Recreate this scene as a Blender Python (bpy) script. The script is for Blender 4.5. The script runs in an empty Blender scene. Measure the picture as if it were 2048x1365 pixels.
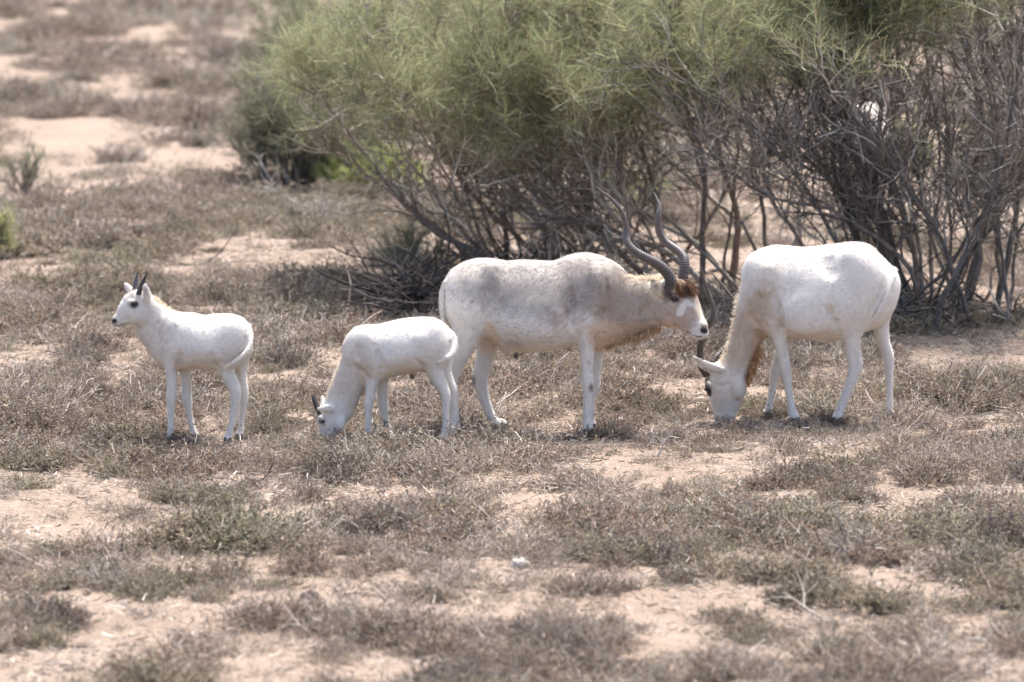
import bpy, math
import numpy as np
from mathutils import Vector
R = math.radians
rng = np.random.default_rng(7)
sc = bpy.context.scene

# ------------------------------------------------------------------ camera, sky, sun, exposure
CAM = np.array([0.0, -32.0, 4.6]); AIM = np.array([0.0, 0.0, 0.55])
FPX = 333.0 * 32.3                      # focal length in photo pixels (2048 wide)
cd = bpy.data.cameras.new('camera'); cam = bpy.data.objects.new('camera', cd)
sc.collection.objects.link(cam)
cam.location = CAM
cam.rotation_euler = Vector(AIM - CAM).to_track_quat('-Z', 'Y').to_euler()
cd.sensor_width = 36; cd.lens = FPX / 2048 * 36
cd.clip_start = 0.5; cd.clip_end = 5000
cd.dof.use_dof = True; cd.dof.focus_distance = 32.2; cd.dof.aperture_fstop = 2.4
sc.camera = cam

SUN_EL, SUN_AZ = R(69), R(24)           # azimuth measured from straight behind the herd (+y) towards +x
world = bpy.data.worlds.new('World'); sc.world = world; world.use_nodes = True
wn = world.node_tree; bg = wn.nodes['Background']
sky = wn.nodes.new('ShaderNodeTexSky'); sky.sky_type = 'NISHITA'; sky.sun_disc = False
sky.sun_elevation = SUN_EL; sky.sun_rotation = SUN_AZ; sky.altitude = 100; sky.dust_density = 5.0; sky.air_density = 0.8; sky.ozone_density = 0.6
wn.links.new(sky.outputs[0], bg.inputs[0]); bg.inputs[1].default_value = 0.15
sd = bpy.data.lights.new('sun', 'SUN'); sun = bpy.data.objects.new('sun', sd); sc.collection.objects.link(sun)
sd.energy = 2.8; sd.angle = R(0.55); sd.color = (1.0, 0.975, 0.94)
sdir = Vector((math.cos(SUN_EL) * math.sin(SUN_AZ), math.cos(SUN_EL) * math.cos(SUN_AZ), math.sin(SUN_EL)))
sun.rotation_euler = sdir.to_track_quat('Z', 'Y').to_euler(); sun.location = sdir * 60
vs = sc.view_settings; vs.view_transform = 'Standard'; vs.look = 'None'; vs.gamma = 1; vs.exposure = 1.5
sc.cycles.use_denoising = True
sc.cycles.max_bounces = 6

# ------------------------------------------------------------------ photo-to-place measuring
fw = (AIM - CAM) / np.linalg.norm(AIM - CAM)
rt = np.cross(fw, [0, 0, 1.0]); rt /= np.linalg.norm(rt)
up = np.cross(rt, fw)
def ray(px, py):
    return fw * FPX + rt * (px - 1024.0) + up * (682.5 - py)
def G(px, py):                          # where a picture point lies on the ground
    r = ray(px, py); t = -CAM[2] / r[2]
    return CAM + r * t
def P(px, py, Y):                       # where it lies on the upright plane at depth Y
    r = ray(px, py); t = (Y - CAM[1]) / r[1]
    return CAM + r * t
def mpp(Y):                             # metres per photo pixel at depth Y
    return (Y - CAM[1]) / FPX * 1.008

# ------------------------------------------------------------------ helpers
def link(o, parent=None):
    sc.collection.objects.link(o)
    if parent is not None: o.parent = parent
    return o
def tag(o, label=None, cat=None, group=None, kind=None):
    if label: o['label'] = label
    if cat: o['category'] = cat
    if group: o['group'] = group
    if kind: o['kind'] = kind
    return o
def empty(name, loc):
    o = bpy.data.objects.new(name, None); o.location = loc; o.empty_display_size = 0.1
    return link(o)
def fast_mesh(name, V, F, col=None, mat=None, smooth=True):
    V = np.ascontiguousarray(V, np.float32); F = np.ascontiguousarray(F, np.int32)
    m = bpy.data.meshes.new(name); n, k = F.shape
    m.vertices.add(len(V)); m.vertices.foreach_set('co', V.ravel())
    m.loops.add(n * k); m.loops.foreach_set('vertex_index', F.ravel())
    m.polygons.add(n); m.polygons.foreach_set('loop_start', np.arange(0, n * k, k, dtype=np.int32))
    try: m.polygons.foreach_set('loop_total', np.full(n, k, np.int32))
    except Exception: pass
    m.update(calc_edges=True)
    m.polygons.foreach_set('use_smooth', np.full(n, smooth, bool))
    if col is not None:
        a = m.color_attributes.new('tone', 'FLOAT_COLOR', 'POINT')
        c = np.ones((len(V), 4), np.float32); c[:, :3] = col
        a.data.foreach_set('color', c.ravel())
    if mat: m.materials.append(mat)
    m.validate()
    return m
def obj(name, mesh, parent=None, loc=None):
    o = bpy.data.objects.new(name, mesh)
    if loc is not None: o.location = loc
    return link(o, parent)
def nrm(a): return a / np.maximum(np.linalg.norm(a, axis=-1, keepdims=True), 1e-9)

class Geo:                              # collects quads with a colour for each point
    def __init__(s): s.V = []; s.F = []; s.C = []; s.n = 0
    def add(s, V, F, C):
        s.V.append(V); s.F.append(F + s.n); s.C.append(np.broadcast_to(C, V.shape)); s.n += len(V)
    def ribbons(s, Pn, W, C, r=rng):    # Pn (n,m,3), W (n,m), C (n,3)
        n, m, _ = Pn.shape
        T = nrm(np.gradient(Pn, axis=1)); rv = nrm(r.normal(size=(n, 1, 3)))
        S = nrm(np.cross(T, np.broadcast_to(rv, T.shape))) * W[..., None] * 0.5
        V = np.stack([Pn - S, Pn + S], 2).reshape(-1, 3)
        b = (np.arange(n) * m * 2)[:, None] + np.arange(m - 1)[None] * 2
        F = np.stack([b, b + 1, b + 3, b + 2], -1).reshape(-1, 4)
        s.add(V, F, np.repeat(C, m * 2, 0))
    def tubes(s, Pn, Rr, C, k=5):
        n, m, _ = Pn.shape
        T = nrm(np.gradient(Pn, axis=1))
        ref = np.where(np.abs(T[:, :1, 2:]) > 0.8, [[[1.0, 0, 0]]], [[[0, 0, 1.0]]])
        A = nrm(np.cross(T, np.broadcast_to(ref, T.shape))); B = np.cross(T, A)
        th = np.arange(k) / k * 2 * np.pi
        V = Pn[:, :, None] + Rr[..., None, None] * (A[:, :, None] * np.cos(th)[:, None] + B[:, :, None] * np.sin(th)[:, None])
        V = V.reshape(-1, 3)
        i = (np.arange(n) * m * k)[:, None, None] + (np.arange(m - 1) * k)[None, :, None]
        j = np.arange(k)[None, None]; j2 = (j + 1) % k
        F = np.stack([i + j, i + j2, i + k + j2, i + k + j], -1).reshape(-1, 4)
        s.add(V, F, np.repeat(C, m * k, 0))
    def mesh(s, name, mat, off=(0, 0, 0), smooth=True):
        return fast_mesh(name, np.concatenate(s.V) - np.asarray(off), np.concatenate(s.F), np.concatenate(s.C), mat, smooth)

def grow(S, D, L, m, wob, trop=(0, 0, 0), r=rng):
    n = len(S); D = nrm(D); out = [S]; trop = np.asarray(trop, float); st = (L / (m - 1))[:, None]
    for i in range(m - 1):
        D = nrm(D + r.normal(size=(n, 3)) * wob + trop)
        out.append(out[-1] + D * st)
    return np.stack(out, 1)
def kids(Pn, per, t0=0.25, t1=1.0, r=rng):  # sample points and tangents along polylines
    n, m, _ = Pn.shape
    idx = np.repeat(np.arange(n), per); t = r.uniform(t0, t1, len(idx)) * (m - 1)
    i = np.minimum(t.astype(int), m - 2); f = (t - i)[:, None]
    a = Pn[idx, i]; b = Pn[idx, i + 1]
    return a * (1 - f) + b * f, nrm(b - a), idx, t / (m - 1)
def catmull(A, sub):
    A = np.asarray(A, float); n = len(A)
    p = np.concatenate([2 * A[:1] - A[1:2], A, 2 * A[-1:] - A[-2:-1]])
    out = []
    for i in range(n - 1):
        p0, p1, p2, p3 = p[i], p[i + 1], p[i + 2], p[i + 3]
        for j in range(sub):
            t = j / sub
            out.append(0.5 * (2 * p1 + (p2 - p0) * t + (2 * p0 - 5 * p1 + 4 * p2 - p3) * t * t + (3 * p1 - p0 - 3 * p2 + p3) * t ** 3))
    out.append(A[-1])
    return np.array(out)
def srgb(r, g, b):
    c = np.array([r, g, b]) / 255.0
    return np.where(c <= 0.04045, c / 12.92, ((c + 0.055) / 1.055) ** 2.4)

# ------------------------------------------------------------------ materials
def new_mat(name):
    m = bpy.data.materials.new(name); m.use_nodes = True
    nt = m.node_tree; return m, nt, nt.nodes['Principled BSDF']
def N(nt, t, **kw):
    n = nt.nodes.new(t)
    for k, v in kw.items(): setattr(n, k, v)
    return n
def noise(nt, scale, detail=4, rough=0.55, vec=None):
    n = N(nt, 'ShaderNodeTexNoise'); n.inputs['Scale'].default_value = scale
    n.inputs['Detail'].default_value = detail; n.inputs['Roughness'].default_value = rough
    if vec is not None: nt.links.new(vec, n.inputs['Vector'])
    return n.outputs['Fac']
def ramp(nt, fac, stops):
    n = N(nt, 'ShaderNodeValToRGB'); e = n.color_ramp.elements
    while len(e) < len(stops): e.new(0.5)
    for el, (p, c) in zip(e, stops): el.position = p; el.color = (*c, 1) if len(c) == 3 else c
    nt.links.new(fac, n.inputs[0]); return n.outputs[0]
def mixc(nt, fac, a, b, mode='MIX'):
    n = N(nt, 'ShaderNodeMix', data_type='RGBA', blend_type=mode)
    for s, v in ((0, fac), (6, a), (7, b)):
        if hasattr(v, 'is_output'): nt.links.new(v, n.inputs[s])
        else: n.inputs[s].default_value = v if s == 0 else (*v, 1)
    return n.outputs[2]
def bump(nt, bsdf, h, strength, dist):
    b = N(nt, 'ShaderNodeBump'); b.inputs['Strength'].default_value = strength; b.inputs['Distance'].default_value = dist
    nt.links.new(h, b.inputs['Height']); nt.links.new(b.outputs[0], bsdf.inputs['Normal'])

def tone_mat(name, rough=0.85, var=0.25, vscale=30, trans=0.0, spec=0.25, tint=None, bumps=None):
    m, nt, b = new_mat(name)
    a = N(nt, 'ShaderNodeVertexColor', layer_name='tone')
    c = a.outputs['Color']
    tc = N(nt, 'ShaderNodeTexCoord').outputs['Object']
    v = ramp(nt, noise(nt, vscale, 3, 0.6, tc), [(0.25, (1 - var,) * 3), (0.75, (1 + var,) * 3)])
    c = mixc(nt, 1.0, c, v, 'MULTIPLY')
    if tint:
        at = N(nt, 'ShaderNodeAttribute', attribute_type='INSTANCER', attribute_name='tint')
        c = mixc(nt, 1.0, c, ramp(nt, at.outputs['Fac'], tint), 'MULTIPLY')
    nt.links.new(c, b.inputs['Base Color'])
    b.inputs['Roughness'].default_value = rough; b.inputs['Specular IOR Level'].default_value = spec
    if bumps: bump(nt, b, noise(nt, bumps[0], 4, 0.6, tc), bumps[1], bumps[2])
    if trans:
        t = N(nt, 'ShaderNodeBsdfTranslucent'); nt.links.new(c, t.inputs['Color'])
        mx = N(nt, 'ShaderNodeMixShader'); mx.inputs[0].default_value = trans
        nt.links.new(b.outputs[0], mx.inputs[1]); nt.links.new(t.outputs[0], mx.inputs[2])
        nt.links.new(mx.outputs[0], nt.nodes['Material Output'].inputs['Surface'])
    return m
M_scrub = tone_mat('dry_scrub', 0.9, 0.2, 20, 0.25, 0.2, tint=[(0.0, (0.62, 0.60, 0.59)), (0.35, (0.92, 0.86, 0.81)), (0.6, (1.12, 1.08, 1.03)), (0.8, (1.0, 1.0, 0.94)), (1.0, (0.86, 0.88, 0.78))])
M_shrub = tone_mat('dry_shrub', 0.9, 0.2, 20, 0.25, 0.2)
M_bark = tone_mat('broom_bark', 0.8, 0.45, 18, 0, 0.35, bumps=(60, 0.6, 0.006))
M_leaf = tone_mat('broom_leaf', 0.6, 0.25, 2.2, 0.45, 0.35)
M_dead = tone_mat('dead_wood', 0.75, 0.3, 25, 0, 0.4, bumps=(50, 0.5, 0.005))
M_hair = tone_mat('hair', 0.7, 0.12, 40, 0.3, 0.3)
M_rock = tone_mat('stone', 0.9, 0.25, 12, 0, 0.3, bumps=(25, 0.8, 0.02))

# coat: base colours are stored on the body; the shader adds hair grain and skin relief
M_coat, nt, b = new_mat('coat')
tc = N(nt, 'ShaderNodeTexCoord').outputs['Object']
mp = N(nt, 'ShaderNodeMapping'); nt.links.new(tc, mp.inputs['Vector']); mp.inputs['Scale'].default_value = (55, 90, 150)
mp.inputs['Rotation'].default_value = (0, 0.5, 0)
a = N(nt, 'ShaderNodeVertexColor', layer_name='tone').outputs['Color']
g1 = noise(nt, 1.0, 4, 0.65, mp.outputs[0]); g2 = noise(nt, 7, 4, 0.6, tc)
c = mixc(nt, 1.0, a, ramp(nt, g1, [(0.25, (0.94, 0.935, 0.93)), (0.7, (1.02, 1.02, 1.02))]), 'MULTIPLY')
c = mixc(nt, 1.0, c, ramp(nt, g2, [(0.3, (0.95, 0.94, 0.925)), (0.7, (1.02, 1.02, 1.02))]), 'MULTIPLY')
nt.links.new(c, b.inputs['Base Color']); b.inputs['Roughness'].default_value = 0.7
b.inputs['Specular IOR Level'].default_value = 0.2; b.inputs['Sheen Weight'].default_value = 0.12
b.inputs['Sheen Roughness'].default_value = 0.4
ad = N(nt, 'ShaderNodeMath', operation='ADD'); nt.links.new(g1, ad.inputs[0])
ml = N(nt, 'ShaderNodeMath', operation='MULTIPLY'); nt.links.new(noise(nt, 16, 3, 0.5, tc), ml.inputs[0]); ml.inputs[1].default_value = 1.5
nt.links.new(ml.outputs[0], ad.inputs[1]); bump(nt, b, ad.outputs[0], 0.2, 0.010)

M_horn, nt, b = new_mat('horn')
a = N(nt, 'ShaderNodeVertexColor', layer_name='tone').outputs['Color']
tc = N(nt, 'ShaderNodeTexCoord').outputs['Object']
nt.links.new(mixc(nt, 1.0, a, ramp(nt, noise(nt, 60, 4, 0.6, tc), [(0.3, (0.7, 0.7, 0.7)), (0.7, (1.25, 1.22, 1.2))]), 'MULTIPLY'), b.inputs['Base Color'])
b.inputs['Roughness'].default_value = 0.42; b.inputs['Specular IOR Level'].default_value = 0.5
bump(nt, b, noise(nt, 120, 3, 0.6, tc), 0.4, 0.003)
M_eye, nt, b = new_mat('eye'); b.inputs['Base Color'].default_value = (0.012, 0.009, 0.008, 1); b.inputs['Roughness'].default_value = 0.12
M_hoof, nt, b = new_mat('hoof')
nt.links.new(ramp(nt, noise(nt, 40, 3), [(0.3, (0.05, 0.042, 0.036)), (0.7, (0.14, 0.115, 0.09))]), b.inputs['Base Color']); b.inputs['Roughness'].default_value = 0.6

M_sand, nt, b = new_mat('sand')
tc = N(nt, 'ShaderNodeTexCoord').outputs['Object']
c1 = ramp(nt, noise(nt, 0.9, 6, 0.6, tc), [(0.3, (0.25, 0.188, 0.145)), (0.5, (0.298, 0.230, 0.181)), (0.72, (0.345, 0.275, 0.224))])
c2 = ramp(nt, noise(nt, 22, 5, 0.7, tc), [(0.35, (0.80, 0.79, 0.77)), (0.6, (1.05, 1.05, 1.05))])
c = mixc(nt, 1.0, c1, c2, 'MULTIPLY')
deb = ramp(nt, noise(nt, 60, 3, 0.7, tc), [(0.60, (0, 0, 0)), (0.66, (1, 1, 1))])       # scraps of plant litter
c = mixc(nt, deb, c, (0.20, 0.15, 0.12))
peb = ramp(nt, noise(nt, 95, 2, 0.5, tc), [(0.70, (0, 0, 0)), (0.74, (1, 1, 1))])       # pale grit
c = mixc(nt, peb, c, (0.72, 0.66, 0.60))
nt.links.new(c, b.inputs['Base Color']); b.inputs['Roughness'].default_value = 0.95; b.inputs['Specular IOR Level'].default_value = 0.15
ad = N(nt, 'ShaderNodeMath', operation='ADD'); nt.links.new(noise(nt, 9, 5, 0.6, tc), ad.inputs[0]); nt.links.new(noise(nt, 35, 4, 0.65, tc), ad.inputs[1])
bump(nt, b, ad.outputs[0], 0.75, 0.06)

# ------------------------------------------------------------------ ground
def vnoise(x, y, scale, seed):          # smooth value noise
    r = np.random.default_rng(seed); T = r.random((256, 256))
    x = x / scale + 1000; y = y / scale + 1000
    i = np.floor(x).astype(int); j = np.floor(y).astype(int); fx = x - i; fy = y - j
    fx = fx * fx * (3 - 2 * fx); fy = fy * fy * (3 - 2 * fy)
    g = lambda a, c: T[a % 256, c % 256]
    return (g(i, j) * (1 - fx) + g(i + 1, j) * fx) * (1 - fy) + (g(i, j + 1) * (1 - fx) + g(i + 1, j + 1) * fx) * fy
def fbm(x, y, scale, seed, o=3):
    s = 0; a = 0.5
    for k in range(o): s = s + a * vnoise(x, y, scale / 2 ** k, seed + k); a *= 0.5
    return s / (1 - 0.5 ** o)
# bare sand patches: centre and half size in the photo, measured onto the ground
SAND = [(120,14,60,14),(273,58,95,16),(369,17,45,14),(328,99,75,14),(290,150,85,14),(100,154,75,15),(222,246,125,18),(85,266,85,15),
(325,294,105,22),(427,318,65,14),(188,219,45,10),(403,191,55,13),(393,260,55,12),(239,335,130,11),(137,308,65,20),(40,95,40,10),(470,140,50,16),(520,110,40,14),
(505,488,140,30),(395,540,70,14),(549,514,65,20),(725,488,65,28),(782,426,28,12),(660,510,85,16),(835,545,70,16),(44,470,40,12),(40,520,50,9),(850,470,60,20),
(240,740,55,18),(225,815,65,16),(425,795,50,12),(440,818,45,8),(60,690,45,12),(672,709,32,15),(798,770,65,15),(808,792,60,9),(723,832,28,8),(600,700,40,10),(560,830,40,8),
(1070,795,75,12),(1214,714,34,14),(1220,737,34,11),(1130,830,40,8),(1300,770,60,12),(1390,745,40,12),(1448,662,40,14),(1624,735,65,12),(1814,677,50,14),(1925,690,130,26),(1830,730,60,10),(1700,760,50,8),(1350,720,40,12),
(1500,450,60,18),(1640,470,50,20),(1880,450,60,20),(1990,420,50,20),(1200,330,50,18),(1300,450,60,20),(1900,130,60,25),(1830,240,50,20),(2000,250,50,20),
(48,927,65,15),(166,945,45,10),(240,971,85,20),(351,960,70,14),(500,941,95,15),(555,982,65,22),(333,1023,72,22),(610,956,60,10),(55,1067,60,8),(222,1100,42,8),(480,1119,55,15),(462,1089,45,8),
(166,1182,105,26),(259,1211,85,25),(610,1200,45,16),(222,1278,95,26),(74,1345,105,18),(480,1278,65,20),(690,1150,30,8),
(792,963,82,18),(922,956,64,13),(1051,941,62,14),(1007,1019,42,20),(1162,926,34,10),(1347,952,100,18),(959,1126,62,11),(1014,1121,40,12),(1144,1134,62,13),(792,1200,64,15),(1236,1207,62,13),
(1292,1296,112,40),(1366,1248,40,15),(1347,1182,55,20),(848,1315,42,9),(1478,956,62,14),(1607,981,62,11),(1778,951,62,14),(1821,986,62,20),(1993,960,72,26),(1941,857,52,14),(1920,823,64,9),
(1436,1114,52,9),(1436,1174,85,22),(1551,1208,42,9),(1470,1281,64,15),(1800,1213,52,11),(1843,1153,62,20),(1950,1303,122,26),(2014,1234,34,15),(1928,1256,50,12)]
PATCH = []
for cx, cy, rx, ry in SAND:
    cy2 = cy + 9; c0 = G(cx, cy2); n0 = G(cx, cy2 + ry + 9); f0 = G(cx, cy2 - ry - 4)
    if cy < 350: rx *= 0.72; ry *= 0.85
    PATCH.append((c0[0], (n0[1] + f0[1]) / 2, rx * 1.0 * mpp(c0[1]), (f0[1] - n0[1]) / 2))
PATCH = np.array(PATCH)
def bare(x, y):                         # 1 in the middle of a bare patch, 0 in the scrub
    s = np.zeros(np.shape(x))
    wx = (fbm(x, y, 0.5, 40) - 0.5) * 0.35; wy = (fbm(x, y, 0.7, 50) - 0.5) * 0.7
    for px, py, rx, ry in PATCH:
        q = ((x + wx - px) / rx) ** 2 + ((y + wy - py) / ry) ** 2
        s = np.maximum(s, 1.35 - q)
    n = fbm(x, y * 0.45, 0.8, 60)
    s = np.maximum(s, (n - 0.565) * 5)
    return np.clip(s, 0, 1)
def gz(x, y):
    x = np.asarray(x, float); y = np.asarray(y, float)
    fall = np.exp(-(np.maximum(np.abs(x) - 30, 0) / 60) ** 2 - (np.maximum(np.abs(y - 15) - 45, 0) / 80) ** 2)
    return ((fbm(x, y, 1.1, 11) - 0.5) * 0.09 + (fbm(x, y, 0.3, 21, 2) - 0.5) * 0.03) * fall - 0.012
def axis(lo, hi, step, far, n=24):
    core = np.arange(lo, hi + 1e-6, step); g = np.geomspace(step, far, n)
    return np.concatenate([(lo - g)[::-1], core, hi + g])
gx = axis(-9, 9, 0.11, 900); gy = axis(-12, 30, 0.12, 2500, 40)
XX, YY = np.meshgrid(gx, gy, indexing='ij')
V = np.stack([XX, YY, gz(XX, YY)], -1).reshape(-1, 3)
nx, ny = XX.shape; i, j = np.meshgrid(np.arange(nx - 1), np.arange(ny - 1), indexing='ij')
b0 = (i * ny + j).ravel(); F = np.stack([b0, b0 + ny, b0 + ny + 1, b0 + 1], -1)
ground = obj('ground', fast_mesh('ground', V, F, None, M_sand)); tag(ground, 'pale pink sandy ground under dry scrub', 'ground', kind='structure')

# ------------------------------------------------------------------ broom bushes behind the herd
BARK = np.array([srgb(124, 116, 108), srgb(146, 138, 128), srgb(100, 92, 86), srgb(176, 168, 156), srgb(120, 104, 94)]) * 1.4
LEAF = np.array([srgb(144, 150, 109), srgb(124, 133, 98), srgb(168, 172, 130), srgb(104, 114, 86), srgb(150, 146, 114), srgb(134, 117, 96)]) * 1.06
def pick(pal, n, r=rng, var=0.15):
    return pal[r.integers(0, len(pal), n)] * r.uniform(1 - var, 1 + var, (n, 1))
def stem_tree(path, r0, r, n1, n2, n3, leafz, geo_leaf, leaf_pal, strands=7, twig_up=0.10, bark=BARK, len1=0.33, strand_len=(0.09, 0.24), droop=-0.05):
    """one main stem with its limbs and twigs; green switches go into geo_leaf"""
    g = Geo(); L = np.linalg.norm(np.diff(path, axis=0), axis=1).sum(); m = len(path)
    path = path + np.cumsum(r.normal(size=path.shape) * 0.010, 0)
    rad = r0 * np.linspace(1, 0.28, m) * (1 + r.normal(size=m) * 0.06)
    g.tubes(path[None], rad[None], pick(bark[[0, 1, 2, 4]], 1, r), 7)
    S, T, idx, t = kids(path[None], n1, 0.20, 1.0, r)
    D = nrm(T + r.normal(size=S.shape) * 0.45 + [0, 0, twig_up]); l1 = L * len1 * r.uniform(0.5, 1.15, len(S)) * (1.15 - 0.55 * t)
    P1 = grow(S, D, l1, 8, 0.17, (0, 0, twig_up * 0.5), r); R1 = (r0 * (0.55 - 0.3 * t))[:, None] * np.linspace(1, 0.3, 8)
    g.tubes(P1, np.maximum(R1, 0.003), pick(bark, len(S), r), 5)
    S2, T2, i2, t2 = kids(P1, n2, 0.2, 1.0, r)
    D2 = nrm(T2 + r.normal(size=S2.shape) * 0.6 + [0, 0, twig_up]); l2 = r.uniform(0.18, 0.5, len(S2))
    P2 = grow(S2, D2, l2, 6, 0.16, (0, 0, twig_up * 0.4), r); R2 = np.linspace(0.0050, 0.0022, 6)[None] * r.uniform(0.8, 1.4, (len(S2), 1))
    g.tubes(P2, R2, pick(bark, len(S2), r), 3)
    S3, T3, i3, t3 = kids(P2, n3, 0.15, 1.0, r)
    P3 = grow(S3, T3 + r.normal(size=S3.shape) * 0.6, r.uniform(0.08, 0.26, len(S3)), 4, 0.14, (0, 0, 0.04), r)
    g.ribbons(P3, np.linspace(0.0055, 0.003, 4)[None] * np.ones((len(S3), 1)), pick(bark, len(S3), r), r)
    if geo_leaf is not None:
        tips = np.concatenate([P3[:, 1:].reshape(-1, 3), P2[:, 3:].reshape(-1, 3)])
        dirs = np.concatenate([(P3[:, 1:] - P3[:, :-1]).reshape(-1, 3), (P2[:, 3:] - P2[:, 2:-1]).reshape(-1, 3)])
        k = r.random(len(tips)) < np.clip(leafz(tips), 0, 1)
        tips = np.repeat(tips[k], strands, 0); dirs = nrm(np.repeat(dirs[k], strands, 0))
        if len(tips):
            n = len(tips)
            Pl = grow(tips, dirs * 0.6 + r.normal(size=(n, 3)) * 0.55 + [0, 0, 0.25], r.uniform(*strand_len, n), 4, 0.12, (0, 0, droop), r)
            cl = pick(leaf_pal, n, r, 0.2)
            geo_leaf.ribbons(Pl, np.linspace(0.0042, 0.0018, 4)[None] * np.ones((n, 1)), cl, r)
    return g
def guide(pts, Y0, dY, r):              # picture polyline standing at depth Y0, leaning dY over its length
    n = len(pts); out = [P(x, y, Y0 + dY * k / (n - 1)) for k, (x, y) in enumerate(pts)]
    return catmull(out, 5)
def broom(name, label, base_px, guides, nrand, rspec, leafz, seed, n1=9, n2=7, n3=4, strands=7, pal=LEAF, r0=(0.015, 0.031), leaf_mat=M_leaf, bark=BARK, group=None, kw={}):
    r = np.random.default_rng(seed); base = G(*base_px); base[2] = gz(base[0], base[1])
    root = empty(name, base); tag(root, label, 'bush', group)
    leaf = Geo(); paths = []
    for pts in guides:
        dY = r.uniform(-0.7, 0.7); Y0 = base[1] + r.uniform(-0.35, 0.35)
        p = guide(pts, Y0, dY, r); p[:, 2] -= (p[0, 2] + 0.04) * np.linspace(1, 0, len(p)) ** 1.5; paths.append(p)
    for k in range(nrand):
        ang_lo, ang_hi, ln_lo, ln_hi, sx, sy = rspec
        a = R(r.uniform(ang_lo, ang_hi)); ln = r.uniform(ln_lo, ln_hi)          # angle in the picture plane, 90 = upright
        s = base + [r.normal() * sx, r.normal() * sy, 0]; s[2] = -0.04
        d = np.array([math.cos(a), r.normal() * 0.38, math.sin(a)])
        paths.append(grow(s[None], d[None], np.array([ln]), 16, 0.10, (0, 0, 0.012), r)[0])
    for p in paths:
        g = stem_tree(p, r.uniform(*r0) * (1.0 if len(p) != 16 else 0.75), r, n1, n2, n3, leafz, leaf, pal, strands, bark=bark, **kw)
        obj('stem', g.mesh('stem', M_bark, base), root)
    if leaf.n: obj('foliage', leaf.mesh('foliage', leaf_mat, base), root)
    return root

def px_of(Pts):                         # picture position of world points (used to shape crowns while measuring)
    d = Pts - CAM; z = d @ fw
    return 1024 + FPX * (d @ rt) / z, 682.5 - FPX * (d @ up) / z
def crown_height(xs, zs, soft=0.35, k=1.0):   # foliage begins above this height, by x
    def f(Pt):
        z0 = np.interp(Pt[:, 0], xs, zs)
        return k * ((Pt[:, 2] - z0) / soft + 0.15)
    return f
YB = G(1850, 632)[1]; YA1 = G(1130, 560)[1]; YA2 = G(1430, 590)[1]
def hz(px, py, Y): q = P(px, py, Y); return q[0], q[2]
def profile(pts, Y):
    q = sorted(hz(a, c, Y) for a, c in pts); return [a for a, _ in q], [c for _, c in q]
xs, zs = profile([(560, 300), (660, 300), (800, 270), (900, 300), (1000, 330), (1080, 310), (1200, 260), (1400, 190)], YA1)
broom('broom_bush', 'green broom bush with bare grey limbs leaning left above the bull', (1130, 560),
      [[(1010, 545), (965, 510), (880, 450), (770, 372), (700, 310), (640, 240)],
       [(1040, 548), (1000, 505), (910, 410), (850, 345), (780, 260), (720, 170)],
       [(1010, 545), (1006, 470), (1000, 380), (1012, 300), (990, 200)],
       [(1120, 550), (1090, 450), (1050, 395), (960, 290), (880, 190), (830, 90)],
       [(1180, 555), (1140, 430), (1060, 310), (1000, 230), (940, 110)],
       [(1250, 560), (1180, 420), (1100, 290), (1030, 190), (990, 80)],
       [(1060, 548), (960, 470), (860, 430), (800, 380), (720, 290), (640, 190)],
       [(1150, 552), (1040, 460), (930, 350), (850, 230), (780, 130), (740, 40)],
       [(1230, 558), (1120, 380), (1060, 240), (1040, 100), (1060, -60)],
       [(1200, 556), (1080, 430), (1010, 320), (900, 240), (800, 190), (700, 150)]],
      8, (62, 155, 1.5, 2.5, 0.45, 0.5), crown_height(xs, zs, 0.7, 0.75), 101, 10, 7, 4, 4)
xs, zs = profile([(1000, 330), (1150, 300), (1300, 270), (1450, 220), (1600, 150), (1750, 120)], YA2)
broom('broom_bush', 'tangled broom bush of crossing grey branches behind the curled horns', (1440, 590),
      [[(1500, 590), (1400, 480), (1290, 420), (1180, 330), (1090, 200), (1040, 90)],
       [(1560, 590), (1480, 440), (1400, 370), (1290, 260), (1200, 120), (1150, 0)],
       [(1400, 585), (1403, 430), (1392, 300), (1350, 160), (1340, 0)],
       [(1330, 580), (1320, 430), (1290, 300), (1240, 180), (1190, 30)],
       [(1460, 588), (1482, 430), (1450, 280), (1410, 140), (1390, -20)],
       [(1540, 590), (1520, 400), (1490, 250), (1480, 120), (1500, -40)],
       [(1380, 585), (1260, 470), (1150, 440), (1040, 420), (940, 380)],
       [(1450, 590), (1330, 500), (1200, 470), (1080, 400), (980, 330)],
       [(1500, 590), (1420, 500), (1300, 380), (1230, 300), (1110, 240), (1010, 190)],
       [(1560, 592), (1600, 450), (1560, 330), (1440, 290), (1330, 200)],
       [(1350, 583), (1240, 500), (1130, 370), (1090, 280), (1010, 150)]],
      7, (58, 140, 1.6, 2.7, 0.55, 0.5), crown_height(xs, zs, 0.7, 0.75), 202, 11, 8, 4, 4)
xs, zs = profile([(1400, 190), (1600, 150), (1750, 125), (1850, 105), (1950, 40), (2050, -10), (2200, 0)], YB)
BROWN = np.array([srgb(112, 101, 94), srgb(96, 88, 83), srgb(130, 118, 109), srgb(152, 144, 136), srgb(82, 77, 74)]) * 1.35 * [0.96, 1.0, 1.0]
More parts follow.
